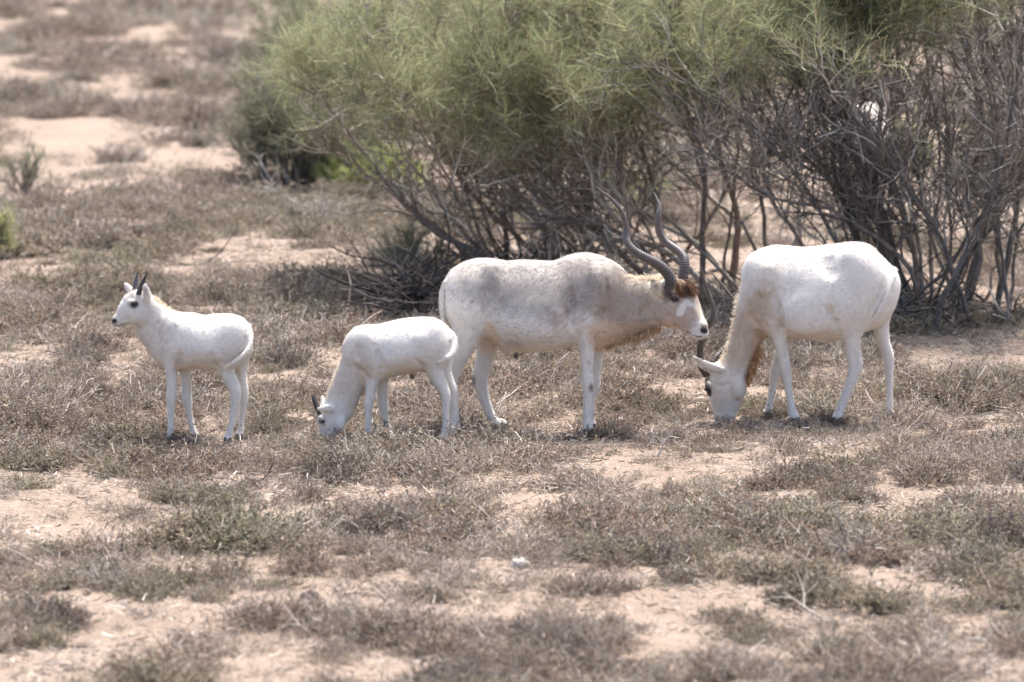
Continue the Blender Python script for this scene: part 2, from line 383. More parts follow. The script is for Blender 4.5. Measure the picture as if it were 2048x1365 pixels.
broom('broom_bush', 'tall twiggy broom bush with dark upright stems behind the grazing adult', (1860, 632),
      [[(1850, 635), (1840, 480), (1800, 330), (1780, 160), (1790, 0)],
       [(1870, 635), (1862, 470), (1880, 300), (1850, 120), (1840, -40)],
       [(1820, 632), (1760, 460), (1700, 330), (1620, 200), (1560, 80)],
       [(1830, 632), (1740, 480), (1640, 360), (1560, 280), (1500, 150)],
       [(1985, 655), (1995, 560), (1975, 440), (1990, 260), (1960, 90), (1970, -40)],
       [(1990, 655), (2020, 520), (2040, 350), (2030, 180), (2060, 20)],
       [(1930, 640), (1950, 500), (1930, 380), (1960, 240), (1920, 100), (1900, -40)],
       [(1880, 636), (1920, 540), (2000, 420), (2060, 300), (2090, 150)],
       [(1860, 635), (1800, 500), (1660, 420), (1540, 400), (1450, 340)],
       [(1790, 630), (1740, 520), (1700, 400), (1690, 240), (1720, 60)],
       [(1810, 630), (1830, 520), (1770, 360), (1680, 200), (1640, 40)],
       [(1840, 634), (1780, 470), (1730, 330), (1690, 180), (1680, 40)],
       [(1800, 632), (1720, 450), (1740, 300), (1750, 150), (1730, 20)],
       [(1850, 635), (1800, 420), (1715, 260), (1640, 130), (1600, 20)],
       [(1770, 630), (1695, 420), (1665, 260), (1700, 100), (1710, -30)],
       [(2050, 640), (2070, 480), (2050, 300), (2090, 120), (2080, -40)]],
      16, (48, 132, 1.9, 2.8, 0.55, 0.45), crown_height(xs, zs, 0.5, 0.8), 303, 11, 8, 4, 4, r0=(0.014, 0.031), bark=BROWN)

# softer shrubs further back and at the edges
GREY = np.array([srgb(130, 131, 106), srgb(114, 116, 94), srgb(146, 145, 120), srgb(100, 101, 84)])
LIME = np.array([srgb(162, 168, 104), srgb(150, 158, 96), srgb(176, 178, 120), srgb(136, 146, 92)])
DRY_STRAW = np.array([srgb(186, 176, 118), srgb(172, 164, 108)])
def dome(name, label, px, py, w_px, h_px, seed, pal, n=60, strands=5, hollow=0.0, cat='bush', group=None, dead=0.0, sl=(0.10, 0.22)):
    r = np.random.default_rng(seed); base = G(px, py); base[2] = gz(base[0], base[1]) - 0.02
    s = mpp(base[1]); W = w_px * s / 2; H = h_px * s
    root = empty(name, base); tag(root, label, cat, group)
    wood = Geo(); leaf = Geo()
    th = r.uniform(0, 2 * np.pi, n); el = np.arcsin(r.uniform(0.12, 1, n))
    D = np.stack([np.cos(th) * np.cos(el) * W, np.sin(th) * np.cos(el) * W, np.sin(el) * H], -1)
    L = np.linalg.norm(D, axis=1) * r.uniform(0.7, 1.02, n)
    P0 = grow(base + np.stack([r.normal(size=n), r.normal(size=n), np.zeros(n)], -1) * W * 0.15, D, L, 8, 0.08, (0, 0, 0.015), r)
    wood.tubes(P0, np.linspace(0.011, 0.004, 8)[None] * r.uniform(0.7, 1.5, (n, 1)), pick(BARK, n, r), 4)
    S, T, i, t = kids(P0, 9, 0.3, 1, r)
    P1 = grow(S, T + r.normal(size=S.shape) * 0.6 + [0, 0, 0.15], r.uniform(0.14, 0.34, len(S)) * min(1.6, max(0.5, H)), 5, 0.14, (0, 0, 0.02), r)
    wood.tubes(P1, np.linspace(0.0045, 0.002, 5)[None] * np.ones((len(S), 1)), pick(BARK, len(S), r), 3)
    obj('stem', wood.mesh('stem', M_bark, base), root)
    tips = P1[:, 1:].reshape(-1, 3); dr = (P1[:, 1:] - P1[:, :-1]).reshape(-1, 3)
    k = (tips[:, 2] - base[2] > hollow * H * r.uniform(0.6, 1.3, len(tips))) & (r.random(len(tips)) > dead)
    tips = np.repeat(tips[k], strands, 0); dr = nrm(np.repeat(dr[k], strands, 0)); m = len(tips)
    Pl = grow(tips, dr * 0.7 + r.normal(size=(m, 3)) * 0.5 + [0, 0, 0.2], r.uniform(*sl, m) * min(1.3, max(0.5, H)), 4, 0.12, (0, 0, -0.04), r)
    leaf.ribbons(Pl, np.linspace(0.0065, 0.003, 4)[None] * np.ones((m, 1)), pick(pal, m, r, 0.2), r)
    obj('foliage', leaf.mesh('foliage', M_leaf, base), root)
    return root
dome('broom_bush', 'grey-green rounded bush with dark shade beneath, left of the big brooms', 600, 374, 310, 270, 11, GREY * 0.8, 100, 4, 0.25)
dome('broom_bush', 'far pale green bush at the top edge, left of the big brooms', 600, 190, 280, 240, 12, GREY, 45, 3, 0.1)
dome('green_shrub', 'bright lime green low shrub under the leaning grey limbs', 742, 384, 190, 84, 13, LIME * 1.1, 90, 8, 0.0, 'shrub')
dome('green_shrub', 'small lime green shrub cut by the left edge of the picture', 8, 512, 80, 85, 14, np.concatenate([LIME, GREY, DRY_STRAW]), 18, 2, 0.3, 'shrub')
dome('green_shrub', 'grey-green shrub with dead stalks near the left edge', 45, 385, 120, 100, 15, GREY, 18, 2, 0.35, 'shrub', dead=0.35)
dome('green_shrub', 'lime green shrub seen through the right-hand stems', 1985, 365, 150, 130, 16, np.concatenate([GREY, LIME[:2]]), 36, 3, 0.05, 'shrub')
dome('green_shrub', 'dull green shrub seen through gaps right of the hidden pale animal', 1795, 345, 130, 120, 17, np.concatenate([GREY, LIME]), 40, 4, 0.05, 'shrub')
dome('green_shrub', 'low yellow-green shrub seen through branches above the curled horns', 1250, 400, 190, 55, 18, np.concatenate([GREY, LIME[:2]]), 40, 3, 0.0, 'shrub')
dome('broom_sapling', 'small feathery broom sprig standing beside the pile of brushwood', 822, 560, 170, 110, 19, GREY, 16, 5, 0.5, 'shrub', sl=(0.12, 0.26))

# dead wood
TW = np.array([srgb(154, 149, 145), srgb(132, 123, 117), srgb(184, 178, 172), srgb(108, 98, 93), srgb(208, 202, 194), srgb(78, 72, 70)]) * 1.12
PALE = np.array([srgb(176, 166, 154), srgb(196, 188, 176), srgb(150, 138, 126)])
DARK = np.array([srgb(62, 62, 58), srgb(88, 78, 72), srgb(110, 98, 90), srgb(56, 50, 48)])
def dead_branch(name, label, pts, rad, seed, n1=5, n2=3, pal=PALE, dY=0.3, lift=0.02, cat='branch', l1=(0.15, 0.4)):
    r = np.random.default_rng(seed); b0 = G(*pts[0]); Y = b0[1]
    q = [P(x, y, Y + dY * k / max(1, len(pts) - 1)) for k, (x, y) in enumerate(pts)]
    q = catmull(q, 5); q[:, 2] = np.maximum(q[:, 2], gz(q[:, 0], q[:, 1]) + rad * 0.5)
    base = q[0].copy(); base[2] = 0; g = Geo()
    g.tubes(q[None], (rad * np.linspace(1, 0.35, len(q)))[None], pick(pal, 1, r), 6)
    S, T, i, t = kids(q[None], n1, 0.3, 1, r)
    P1 = grow(S, T + r.normal(size=S.shape) * 0.6 + [0, 0, 0.2], r.uniform(*l1, len(S)), 6, 0.16, (0, 0, 0.02), r)
    g.tubes(P1, np.linspace(rad * 0.5, rad * 0.2, 6)[None] * np.ones((len(S), 1)), pick(pal, len(S), r), 4)
    S, T, i, t = kids(P1, n2, 0.2, 1, r)
    P2 = grow(S, T + r.normal(size=S.shape) * 0.6 + [0, 0, 0.1], r.uniform(0.06, 0.18, len(S)), 4, 0.16, (0, 0, 0), r)
    g.tubes(P2, np.full((len(S), 4), max(0.0022, rad * 0.2)), pick(pal, len(S), r), 3)
    o = obj(name, g.mesh(name, M_dead, base), None, base); tag(o, label, cat); return o
dead_branch('dead_branch', 'pale forked dead branch sticking out of scrub below the grey-green bush', [(665, 455), (625, 425), (590, 405), (545, 365)], 0.008, 31, 7, 4, TW, dY=0.3)
dead_branch('dead_branch', 'twisted pale dead branch hanging at the foot of the dark right-hand stems', [(1960, 612), (1980, 585), (1983, 545), (2000, 528), (2040, 500)], 0.016, 32, 4, 3, dY=-0.2)
dead_branch('dead_branch', 'bleached branch lying on the sand under the bush at the right edge', [(2042, 656), (2020, 640), (1995, 618)], 0.016, 33, 4, 3, dY=0.3)
dead_branch('dead_branch', 'long thin grey branch lying beside the brushwood pile', [(640, 578), (700, 575), (760, 570), (812, 558)], 0.013, 34, 6, 4, dY=0.1)
dead_branch('dead_branch', 'short dark stick on bare sand left of the standing calf horns', [(360, 528), (385, 531), (412, 538)], 0.012, 35, 2, 2, DARK, dY=0.0)
dead_branch('dead_branch', 'curved brown stick on the bare sand in front of the calves', [(490, 955), (512, 962), (528, 957)], 0.012, 36, 2, 2, DARK, dY=0.0, l1=(0.05, 0.12))
dead_branch('dead_branch', 'thin pale twig standing in the foreground scrub at lower right', [(1640, 1235), (1610, 1215), (1570, 1185)], 0.007, 37, 3, 2, dY=0.1)
dead_branch('dead_branch', 'pale crooked twig in the scrub left of the grazing adult', [(1315, 915), (1322, 900), (1330, 880)], 0.008, 38, 3, 2, dY=0.0, l1=(0.06, 0.14))
def brush_pile(label, px, py, w, h, n, seed, pal):
    r = np.random.default_rng(seed); base = G(px, py); base[2] = 0; s = mpp(base[1])
    g = Geo(); S = base + np.stack([r.normal(size=n) * w * s * 0.22, r.normal(size=n) * 0.35, np.abs(r.normal(size=n)) * h * s * 0.28], -1)
    D = r.normal(size=(n, 3)) * [1, 0.8, 0.28] + [0, 0, 0.06]
    P0 = grow(S, D, r.uniform(0.25, 0.75, n), 7, 0.16, (0, 0, -0.01), r); P0[..., 2] = np.maximum(P0[..., 2], 0.01)
    g.tubes(P0, np.linspace(0.010, 0.004, 7)[None] * r.uniform(0.5, 1.4, (n, 1)), pick(pal, n, r), 4)
    S, T, i, t = kids(P0, 7, 0.1, 1, r)
    P1 = grow(S, T + r.normal(size=S.shape) * 0.7, r.uniform(0.08, 0.26, len(S)), 4, 0.18, (0, 0, 0), r); P1[..., 2] = np.maximum(P1[..., 2], 0.005)
    g.ribbons(P1, np.linspace(0.006, 0.003, 4)[None] * np.ones((len(S), 1)), pick(pal, len(S), r), r)
    o = obj('brushwood_pile', g.mesh('brushwood_pile', M_dead, base), None, base); tag(o, label, 'brushwood')
brush_pile('dark heap of dead twigs on the ground behind the grazing calf', 835, 612, 190, 70, 260, 41, DARK)
brush_pile('low mat of fallen twigs under the dark right-hand stems', 1760, 640, 460, 50, 240, 42, np.concatenate([DARK, PALE[2:]]))
brush_pile('litter of fallen grey branches under the leaning broom, behind the bull', 1100, 560, 500, 60, 240, 43, np.concatenate([DARK, PALE[2:]]))

# stones
def stone(label, px, py, w, h, seed, colr):
    r = np.random.default_rng(seed); base = G(px, py); base[2] = gz(base[0], base[1]); s = mpp(base[1])
    n, m = 14, 9; th = np.arange(n) / n * 2 * np.pi; ph = np.linspace(-0.5, 1.5, m)
    V = []
    for p in ph:
        for t in th:
            d = np.array([math.cos(t) * math.cos(p), math.sin(t) * math.cos(p), math.sin(p)])
            k = 1 + 0.22 * math.sin(3.1 * d[0] + seed) * math.cos(2.7 * d[1] + seed * 2) + 0.10 * math.sin(7 * d[2] + 5 * d[0]) + r.normal() * 0.02
            V.append(d * k * [w * s / 2, w * s * 0.4, h * s])
    F = [[a * n + b_, a * n + (b_ + 1) % n, (a + 1) * n + (b_ + 1) % n, (a + 1) * n + b_] for a in range(m - 1) for b_ in range(n)]
    V = np.array(V); C = np.tile(colr, (len(V), 1))
    o = obj('stone', fast_mesh('stone', V, np.array(F), C, M_rock), None, base); tag(o, label, 'stone')
stone('white stone on bare sand in the middle foreground', 1040, 1136, 36, 17, 1, srgb(200, 190, 180))
stone('dark stone half hidden by twigs in the left foreground', 618, 1192, 34, 16, 2, srgb(92, 84, 80))
stone('small dark stone on bare sand at lower left', 396, 1198, 28, 14, 3, srgb(88, 80, 76))
stone('flat grey stone near the left bottom corner', 158, 1240, 40, 10, 4, srgb(120, 110, 102))

# ------------------------------------------------------------------ low dry scrub and litter (ground cover)
DRYL = np.array([srgb(138, 126, 114), srgb(112, 104, 95), srgb(162, 152, 140), srgb(86, 77, 70), srgb(128, 123, 108), srgb(144, 116, 96)]) * 1.12
GRNL = np.array([srgb(136, 133, 108), srgb(120, 118, 97), srgb(152, 148, 124), srgb(104, 102, 87)]) * 1.12 * [1.06, 1.0, 1.06]
def scrub_mesh(seed, kind):
    r = np.random.default_rng(seed); g = Geo()
    n, spread, hl, leaves, pal = {'dry': (46, 1.7, (0.07, 0.20), 5, DRYL), 'fine': (60, 1.3, (0.09, 0.22), 3, DRYL),
                                  'green': (44, 1.8, (0.06, 0.17), 9, np.concatenate([GRNL, DRYL[:1]])), 'dead': (30, 2.0, (0.10, 0.24), 0, DRYL)}[kind]
    S = np.stack([r.normal(size=n) * 0.085, r.normal(size=n) * 0.085, np.full(n, -0.01)], -1)
    D = np.stack([r.normal(size=n) * spread * 0.55, r.normal(size=n) * spread * 0.55, np.ones(n) * 0.8], -1) + S * 5 * [1, 1, 0]
    tw = TW if kind != 'dead' else np.concatenate([PALE * 0.8, TW])
    P0 = grow(S, D, r.uniform(*hl, n), 6, 0.34, (0, 0, 0.02), r)
    g.ribbons(P0, np.linspace(0.0045, 0.0026, 6)[None] * r.uniform(0.7, 1.3, (n, 1)), pick(tw, n, r), r)
    S1, T1, i, t = kids(P0, 5 if kind != 'fine' else 4, 0.25, 1, r)
    P1 = grow(S1, T1 + r.normal(size=S1.shape) * 0.6 + [0, 0, 0.12], r.uniform(0.03, 0.10, len(S1)), 3, 0.2, (0, 0, 0.02), r)
    g.ribbons(P1, np.linspace(0.0032, 0.002, 3)[None] * np.ones((len(S1), 1)), pick(tw, len(S1), r), r)
    if leaves:
        S2, T2, i, t = kids(P1, leaves, 0.1, 1, r); m = len(S2)
        D2 = nrm(T2 + r.normal(size=(m, 3)) * 0.9); l = r.uniform(0.006, 0.014, (m, 1))
        P2 = np.stack([S2, S2 + D2 * l], 1)
        g.ribbons(P2, np.stack([np.full(m, 0.0025), r.uniform(0.004, 0.008, m)], 1), pick(pal, m, r, 0.25), r)
    V = np.concatenate(g.V); V[:, 2] = np.maximum(V[:, 2], -0.02)
    return fast_mesh('scrub', V, np.concatenate(g.F), np.concatenate(g.C), M_scrub)
def shrub_mesh(seed, kind):
    r = np.random.default_rng(seed); g = Geo(); n = {'twiggy': 150, 'leafy': 130, 'grey': 120}[kind]; per = {'twiggy': 6, 'leafy': 10, 'grey': 3}[kind]
    pal = {'twiggy': DRYL, 'leafy': np.concatenate([GRNL, GRNL, DRYL[:2]]), 'grey': DRYL[:3]}[kind]; tw = TW if kind != 'grey' else np.concatenate([TW, TW[[0, 2, 4]]])
    th = r.uniform(0, 6.283, n); rr = np.sqrt(r.random(n)); lob = 1 + 0.35 * np.sin(2 * th + seed) + 0.22 * np.sin(3 * th + seed * 1.7)
    S = np.stack([np.cos(th) * rr * 0.10 * lob, np.sin(th) * rr * 0.10 * lob, np.full(n, -0.015)], -1)
    el = np.clip(1.45 - 1.15 * rr + r.normal(size=n) * 0.22, 0.12, 1.5)
    D = np.stack([np.cos(th) * np.cos(el), np.sin(th) * np.cos(el), np.sin(el)], -1)
    L = (0.085 + 0.10 * r.random(n)) * lob * np.where(r.random(n) < 0.06, 1.5, 1.0)
    P0 = grow(S, D, L, 6, 0.22, (0, 0, 0.02), r)
    g.ribbons(P0, np.linspace(0.0048, 0.0026, 6)[None] * r.uniform(0.7, 1.3, (n, 1)), pick(tw, n, r, 0.25), r)
    S1, T1, i, t = kids(P0, 6, 0.3, 1, r)
    P1 = grow(S1, T1 + r.normal(size=S1.shape) * 0.65 + [0, 0, 0.1], r.uniform(0.02, 0.06, len(S1)), 3, 0.26, (0, 0, 0.02), r)
    g.ribbons(P1, np.linspace(0.0034, 0.0022, 3)[None] * np.ones((len(S1), 1)), pick(tw, len(S1), r, 0.25), r)
    S2, T2, i, t = kids(P1, per, 0.2, 1, r); m = len(S2)
    P2 = np.stack([S2, S2 + nrm(T2 + r.normal(size=(m, 3)) * 0.9) * r.uniform(0.006, 0.014, (m, 1))], 1)
    g.ribbons(P2, np.stack([np.full(m, 0.003), r.uniform(0.004, 0.008, m)], 1), pick(pal, m, r, 0.3), r)
    V = np.concatenate(g.V); V[:, 2] = np.maximum(V[:, 2], -0.02)
    return fast_mesh('shrub', V, np.concatenate(g.F), np.concatenate(g.C), M_scrub)
def litter_mesh(seed):
    r = np.random.default_rng(seed); g = Geo(); n = 60
    S = np.stack([r.normal(size=n) * 0.16, r.normal(size=n) * 0.16, r.uniform(0.002, 0.02, n)], -1)
    P0 = grow(S, r.normal(size=(n, 3)) * [1, 1, 0.12], r.uniform(0.012, 0.07, n), 4, 0.2, (0, 0, 0), r)
    P0[..., 2] = np.clip(P0[..., 2], 0.002, 0.03)
    g.ribbons(P0, np.linspace(0.005, 0.003, 4)[None] * r.uniform(0.6, 1.4, (n, 1)), pick(np.concatenate([TW, TW, DARK[1:3]]), n, r), r)
    return g.mesh('litter', M_scrub)
def scatter(name, label, cat, meshes, pts, rot, scl, idx, tint):
    me = bpy.data.meshes.new(name); me.vertices.add(len(pts)); me.vertices.foreach_set('co', np.asarray(pts, np.float32).ravel())
    for nm, ty, arr in (('rot', 'FLOAT_VECTOR', rot), ('scl', 'FLOAT_VECTOR', scl)):
        me.attributes.new(nm, ty, 'POINT').data.foreach_set('vector', np.asarray(arr, np.float32).ravel())
    me.attributes.new('idx', 'INT', 'POINT').data.foreach_set('value', np.asarray(idx, np.int32))
    me.attributes.new('tint', 'FLOAT', 'POINT').data.foreach_set('value', np.asarray(tint, np.float32))
    o = obj(name, me); tag(o, label, cat, kind='stuff')
    ng = bpy.data.node_groups.new(name, 'GeometryNodeTree')
    ng.interface.new_socket('Geometry', in_out='INPUT', socket_type='NodeSocketGeometry')
    ng.interface.new_socket('Geometry', in_out='OUTPUT', socket_type='NodeSocketGeometry')
    gi = ng.nodes.new('NodeGroupInput'); go = ng.nodes.new('NodeGroupOutput')
    jn = ng.nodes.new('GeometryNodeJoinGeometry'); iop = ng.nodes.new('GeometryNodeInstanceOnPoints')
    for m in meshes:
        po = bpy.data.objects.new(name + '_tuft', m)
        oi = ng.nodes.new('GeometryNodeObjectInfo'); oi.inputs['Object'].default_value = po; oi.inputs['As Instance'].default_value = False
        gti = ng.nodes.new('GeometryNodeGeometryToInstance')
        ng.links.new(oi.outputs['Geometry'], gti.inputs[0]); ng.links.new(gti.outputs[0], jn.inputs[0])
    def na(nm, ty):
        k = ng.nodes.new('GeometryNodeInputNamedAttribute'); k.data_type = ty; k.inputs[0].default_value = nm; return k.outputs[0]
    ng.links.new(gi.outputs[0], iop.inputs['Points']); ng.links.new(jn.outputs[0], iop.inputs['Instance'])
    iop.inputs['Pick Instance'].default_value = True
    ng.links.new(na('idx', 'INT'), iop.inputs['Instance Index']); ng.links.new(na('rot', 'FLOAT_VECTOR'), iop.inputs['Rotation'])
    ng.links.new(na('scl', 'FLOAT_VECTOR'), iop.inputs['Scale']); ng.links.new(iop.outputs[0], go.inputs[0])
    md = o.modifiers.new('scatter', 'NODES'); md.node_group = ng
    return o
def field(y0, y1, step, margin, r):
    out = []
    y = np.arange(y0, y1, step)
    for yy in y:
        hw = 1024 * mpp(yy) + margin
        x = np.arange(-hw, hw, step); out.append(np.stack([x, np.full(len(x), yy)], -1))
    q = np.concatenate(out); return q + r.uniform(-0.5, 0.5, q.shape) * step
r = np.random.default_rng(77)
def cover(x, y):                        # bare sand by place: measured patches near, streaks of sand far up the slope
    far = np.clip((y - 9) / 8, 0, 1)
    st = np.clip((fbm(x, y * 0.5, 1.5, 130) - 0.50) * 7, 0, 1)
    b = bare(x, y)
    b = np.maximum(b, 0.85 * ((x > -0.6) & (x < 7) & (y > 6.2) & (y < 16)) * np.clip((fbm(x, y * 0.5, 1.4, 140) - 0.36) * 6, 0, 1))
    return b * (1 - far) + far * np.maximum(st, 0.75 * b), far
def put(q, s, name, label, cat, meshes, seed, flat=1.0):
    m = len(q); rot = np.stack([r.normal(size=m) * 0.10, r.normal(size=m) * 0.10, r.uniform(0, 6.28, m)], -1)
    scl = np.stack([s * r.uniform(0.85, 1.3, m), s * r.uniform(0.85, 1.3, m), s * flat * r.uniform(0.65, 1.1, m)], -1)
    pts = np.stack([q[:, 0], q[:, 1], gz(q[:, 0], q[:, 1]) - 0.008], -1)
    tint = np.clip(0.5 + (fbm(q[:, 0], q[:, 1], 1.0, seed) - 0.5) * 1.2 + r.normal(size=m) * 0.22, 0, 1)
    scatter(name, label, cat, meshes, pts, rot, scl, r.integers(0, len(meshes), m), tint)
# mounded shrublets, then small tufts between them
Q = np.concatenate([field(-11.5, 14, 0.20, 1.6, r), field(14, 62, 0.36, 2.0, r)])
bq, far = cover(Q[:, 0], Q[:, 1]); dens = fbm(Q[:, 0], Q[:, 1] * 0.6, 0.9, 90)
k = r.random(len(Q)) < np.clip(1 - bq * 1.3, 0.06, 1) * np.clip(-0.30 + 1.6 * dens, 0.06, 0.85)
Q = Q[k]; bq = bq[k]; far = far[k]
near_herd = (Q[:, 1] > -1.15) & (Q[:, 1] < 0.7) & (np.abs(Q[:, 0]) < 2.9)
size = np.where(near_herd, 0.8, 1.0) * (r.uniform(0.5, 1.0, len(Q)) ** 1.3 * 1.05 + 0.12) * (1 - 0.6 * bq) * (1 + 0.75 * far) * (0.6 + 0.8 * fbm(Q[:, 0], Q[:, 1], 1.3, 99))
lf = (fbm(Q[:, 0], Q[:, 1], 1.5, 95) + r.normal(size=len(Q)) * 0.10 > 0.575) & (far < 0.7)
put(Q[~lf], size[~lf], 'dry_scrub', 'low dry grey-brown twiggy scrub covering the sandy ground', 'scrub', [shrub_mesh(500 + a, kd) for a, kd in enumerate(['twiggy', 'grey', 'twiggy', 'twiggy', 'grey', 'twiggy'])], 500, 0.92)
put(Q[lf], size[lf], 'green_scrub', 'low leafy grey-green scrub among the dry twigs', 'scrub', [shrub_mesh(600 + a, kd) for a, kd in enumerate(['leafy', 'leafy', 'twiggy', 'leafy', 'leafy'])], 600, 0.85)
Q = np.concatenate([field(-11.5, 14, 0.19, 1.6, r), field(14, 45, 0.4, 2.0, r)]); bq, far = cover(Q[:, 0], Q[:, 1])
k = r.random(len(Q)) < np.clip(0.65 - 0.45 * bq, 0.18, 1); Q = Q[k]
put(Q, r.uniform(0.25, 0.7, len(Q)), 'dry_tufts', 'small wispy dry tufts growing between the scrub bushes', 'scrub', [scrub_mesh(650 + a, kd) for a, kd in enumerate(['dry', 'fine', 'dead', 'green', 'dry'])], 650)
QL = field(-11.5, 16, 0.24, 1.2, r); QL = QL[r.random(len(QL)) < 0.4]; m = len(QL)
scatter('twig_litter', 'scattered bits of fallen twig lying on the sand', 'litter', [litter_mesh(700 + k) for k in range(5)],
        np.stack([QL[:, 0], QL[:, 1], gz(QL[:, 0], QL[:, 1]) + 0.004], -1), np.stack([np.zeros(m), np.zeros(m), r.uniform(0, 6.28, m)], -1),
        np.repeat(r.uniform(0.6, 1.4, (m, 1)), 3, 1), r.integers(0, 5, m), r.random(m))
# shrubs that stand out singly
def lone_shrub(label, px, py, w_px, h_px, kind, seed, group=None):
    m = shrub_mesh(seed, kind); m.materials[0] = M_shrub; m.name = 'dry_shrub'
    b = G(px, py); b[2] = gz(b[0], b[1]); o = obj('dry_shrub', m, None, b); s_ = mpp(b[1])
    k = w_px * s_ / 0.52; o.scale = (k, k, h_px * s_ / 0.24); o.rotation_euler = (0, 0, seed * 1.7); tag(o, label, 'shrub', group)
lone_shrub('dark brown shrub on the sand just left of the standing calf head', 205, 500, 130, 75, 'twiggy', 801)
lone_shrub('grey leafless shrub in front of the grey-green bush', 640, 455, 180, 95, 'grey', 802)
lone_shrub('brown shrub on the sand patch above the grazing calf back', 590, 600, 170, 85, 'twiggy', 803)
lone_shrub('brown shrub showing behind the standing calf legs', 405, 775, 120, 70, 'twiggy', 804)
lone_shrub('tall dry shrub between the two calves', 575, 730, 130, 110, 'twiggy', 805)
lone_shrub('dry brown shrub under the bull belly', 1085, 765, 150, 75, 'twiggy', 806)
lone_shrub('dry shrub behind the grazing adult forelegs', 1590, 735, 120, 70, 'twiggy', 807)
lone_shrub('dark brown upright shrub at the bottom of the picture, right of the middle', 1110, 1300, 150, 110, 'twiggy', 808)
lone_shrub('pale grey upright shrub in the right foreground', 1715, 1110, 170, 100, 'grey', 809)
lone_shrub('grey shrub with pale twigs in the left foreground', 215, 1165, 170, 75, 'grey', 810)
lone_shrub('small leafy shrub alone on the sand in front of the standing calf', 435, 995, 150, 50, 'leafy', 811)
lone_shrub('leafy shrub in the bottom right corner of the picture', 1960, 1140, 170, 90, 'leafy', 812)
for a, (x_, y_, w_, h_) in enumerate([(150, 160, 130, 45), (245, 130, 120, 40), (330, 225, 150, 55), (90, 235, 120, 45), (240, 320, 120, 60), (60, 130, 90, 35), (420, 90, 110, 40), (200, 45, 110, 40), (330, 30, 120, 40), (400, 290, 90, 45)]):
    lone_shrub('dry brown shrub on the far sandy slope at the upper left', x_, y_, w_, h_, 'twiggy', 820 + a, 'dry shrubs on the far slope')

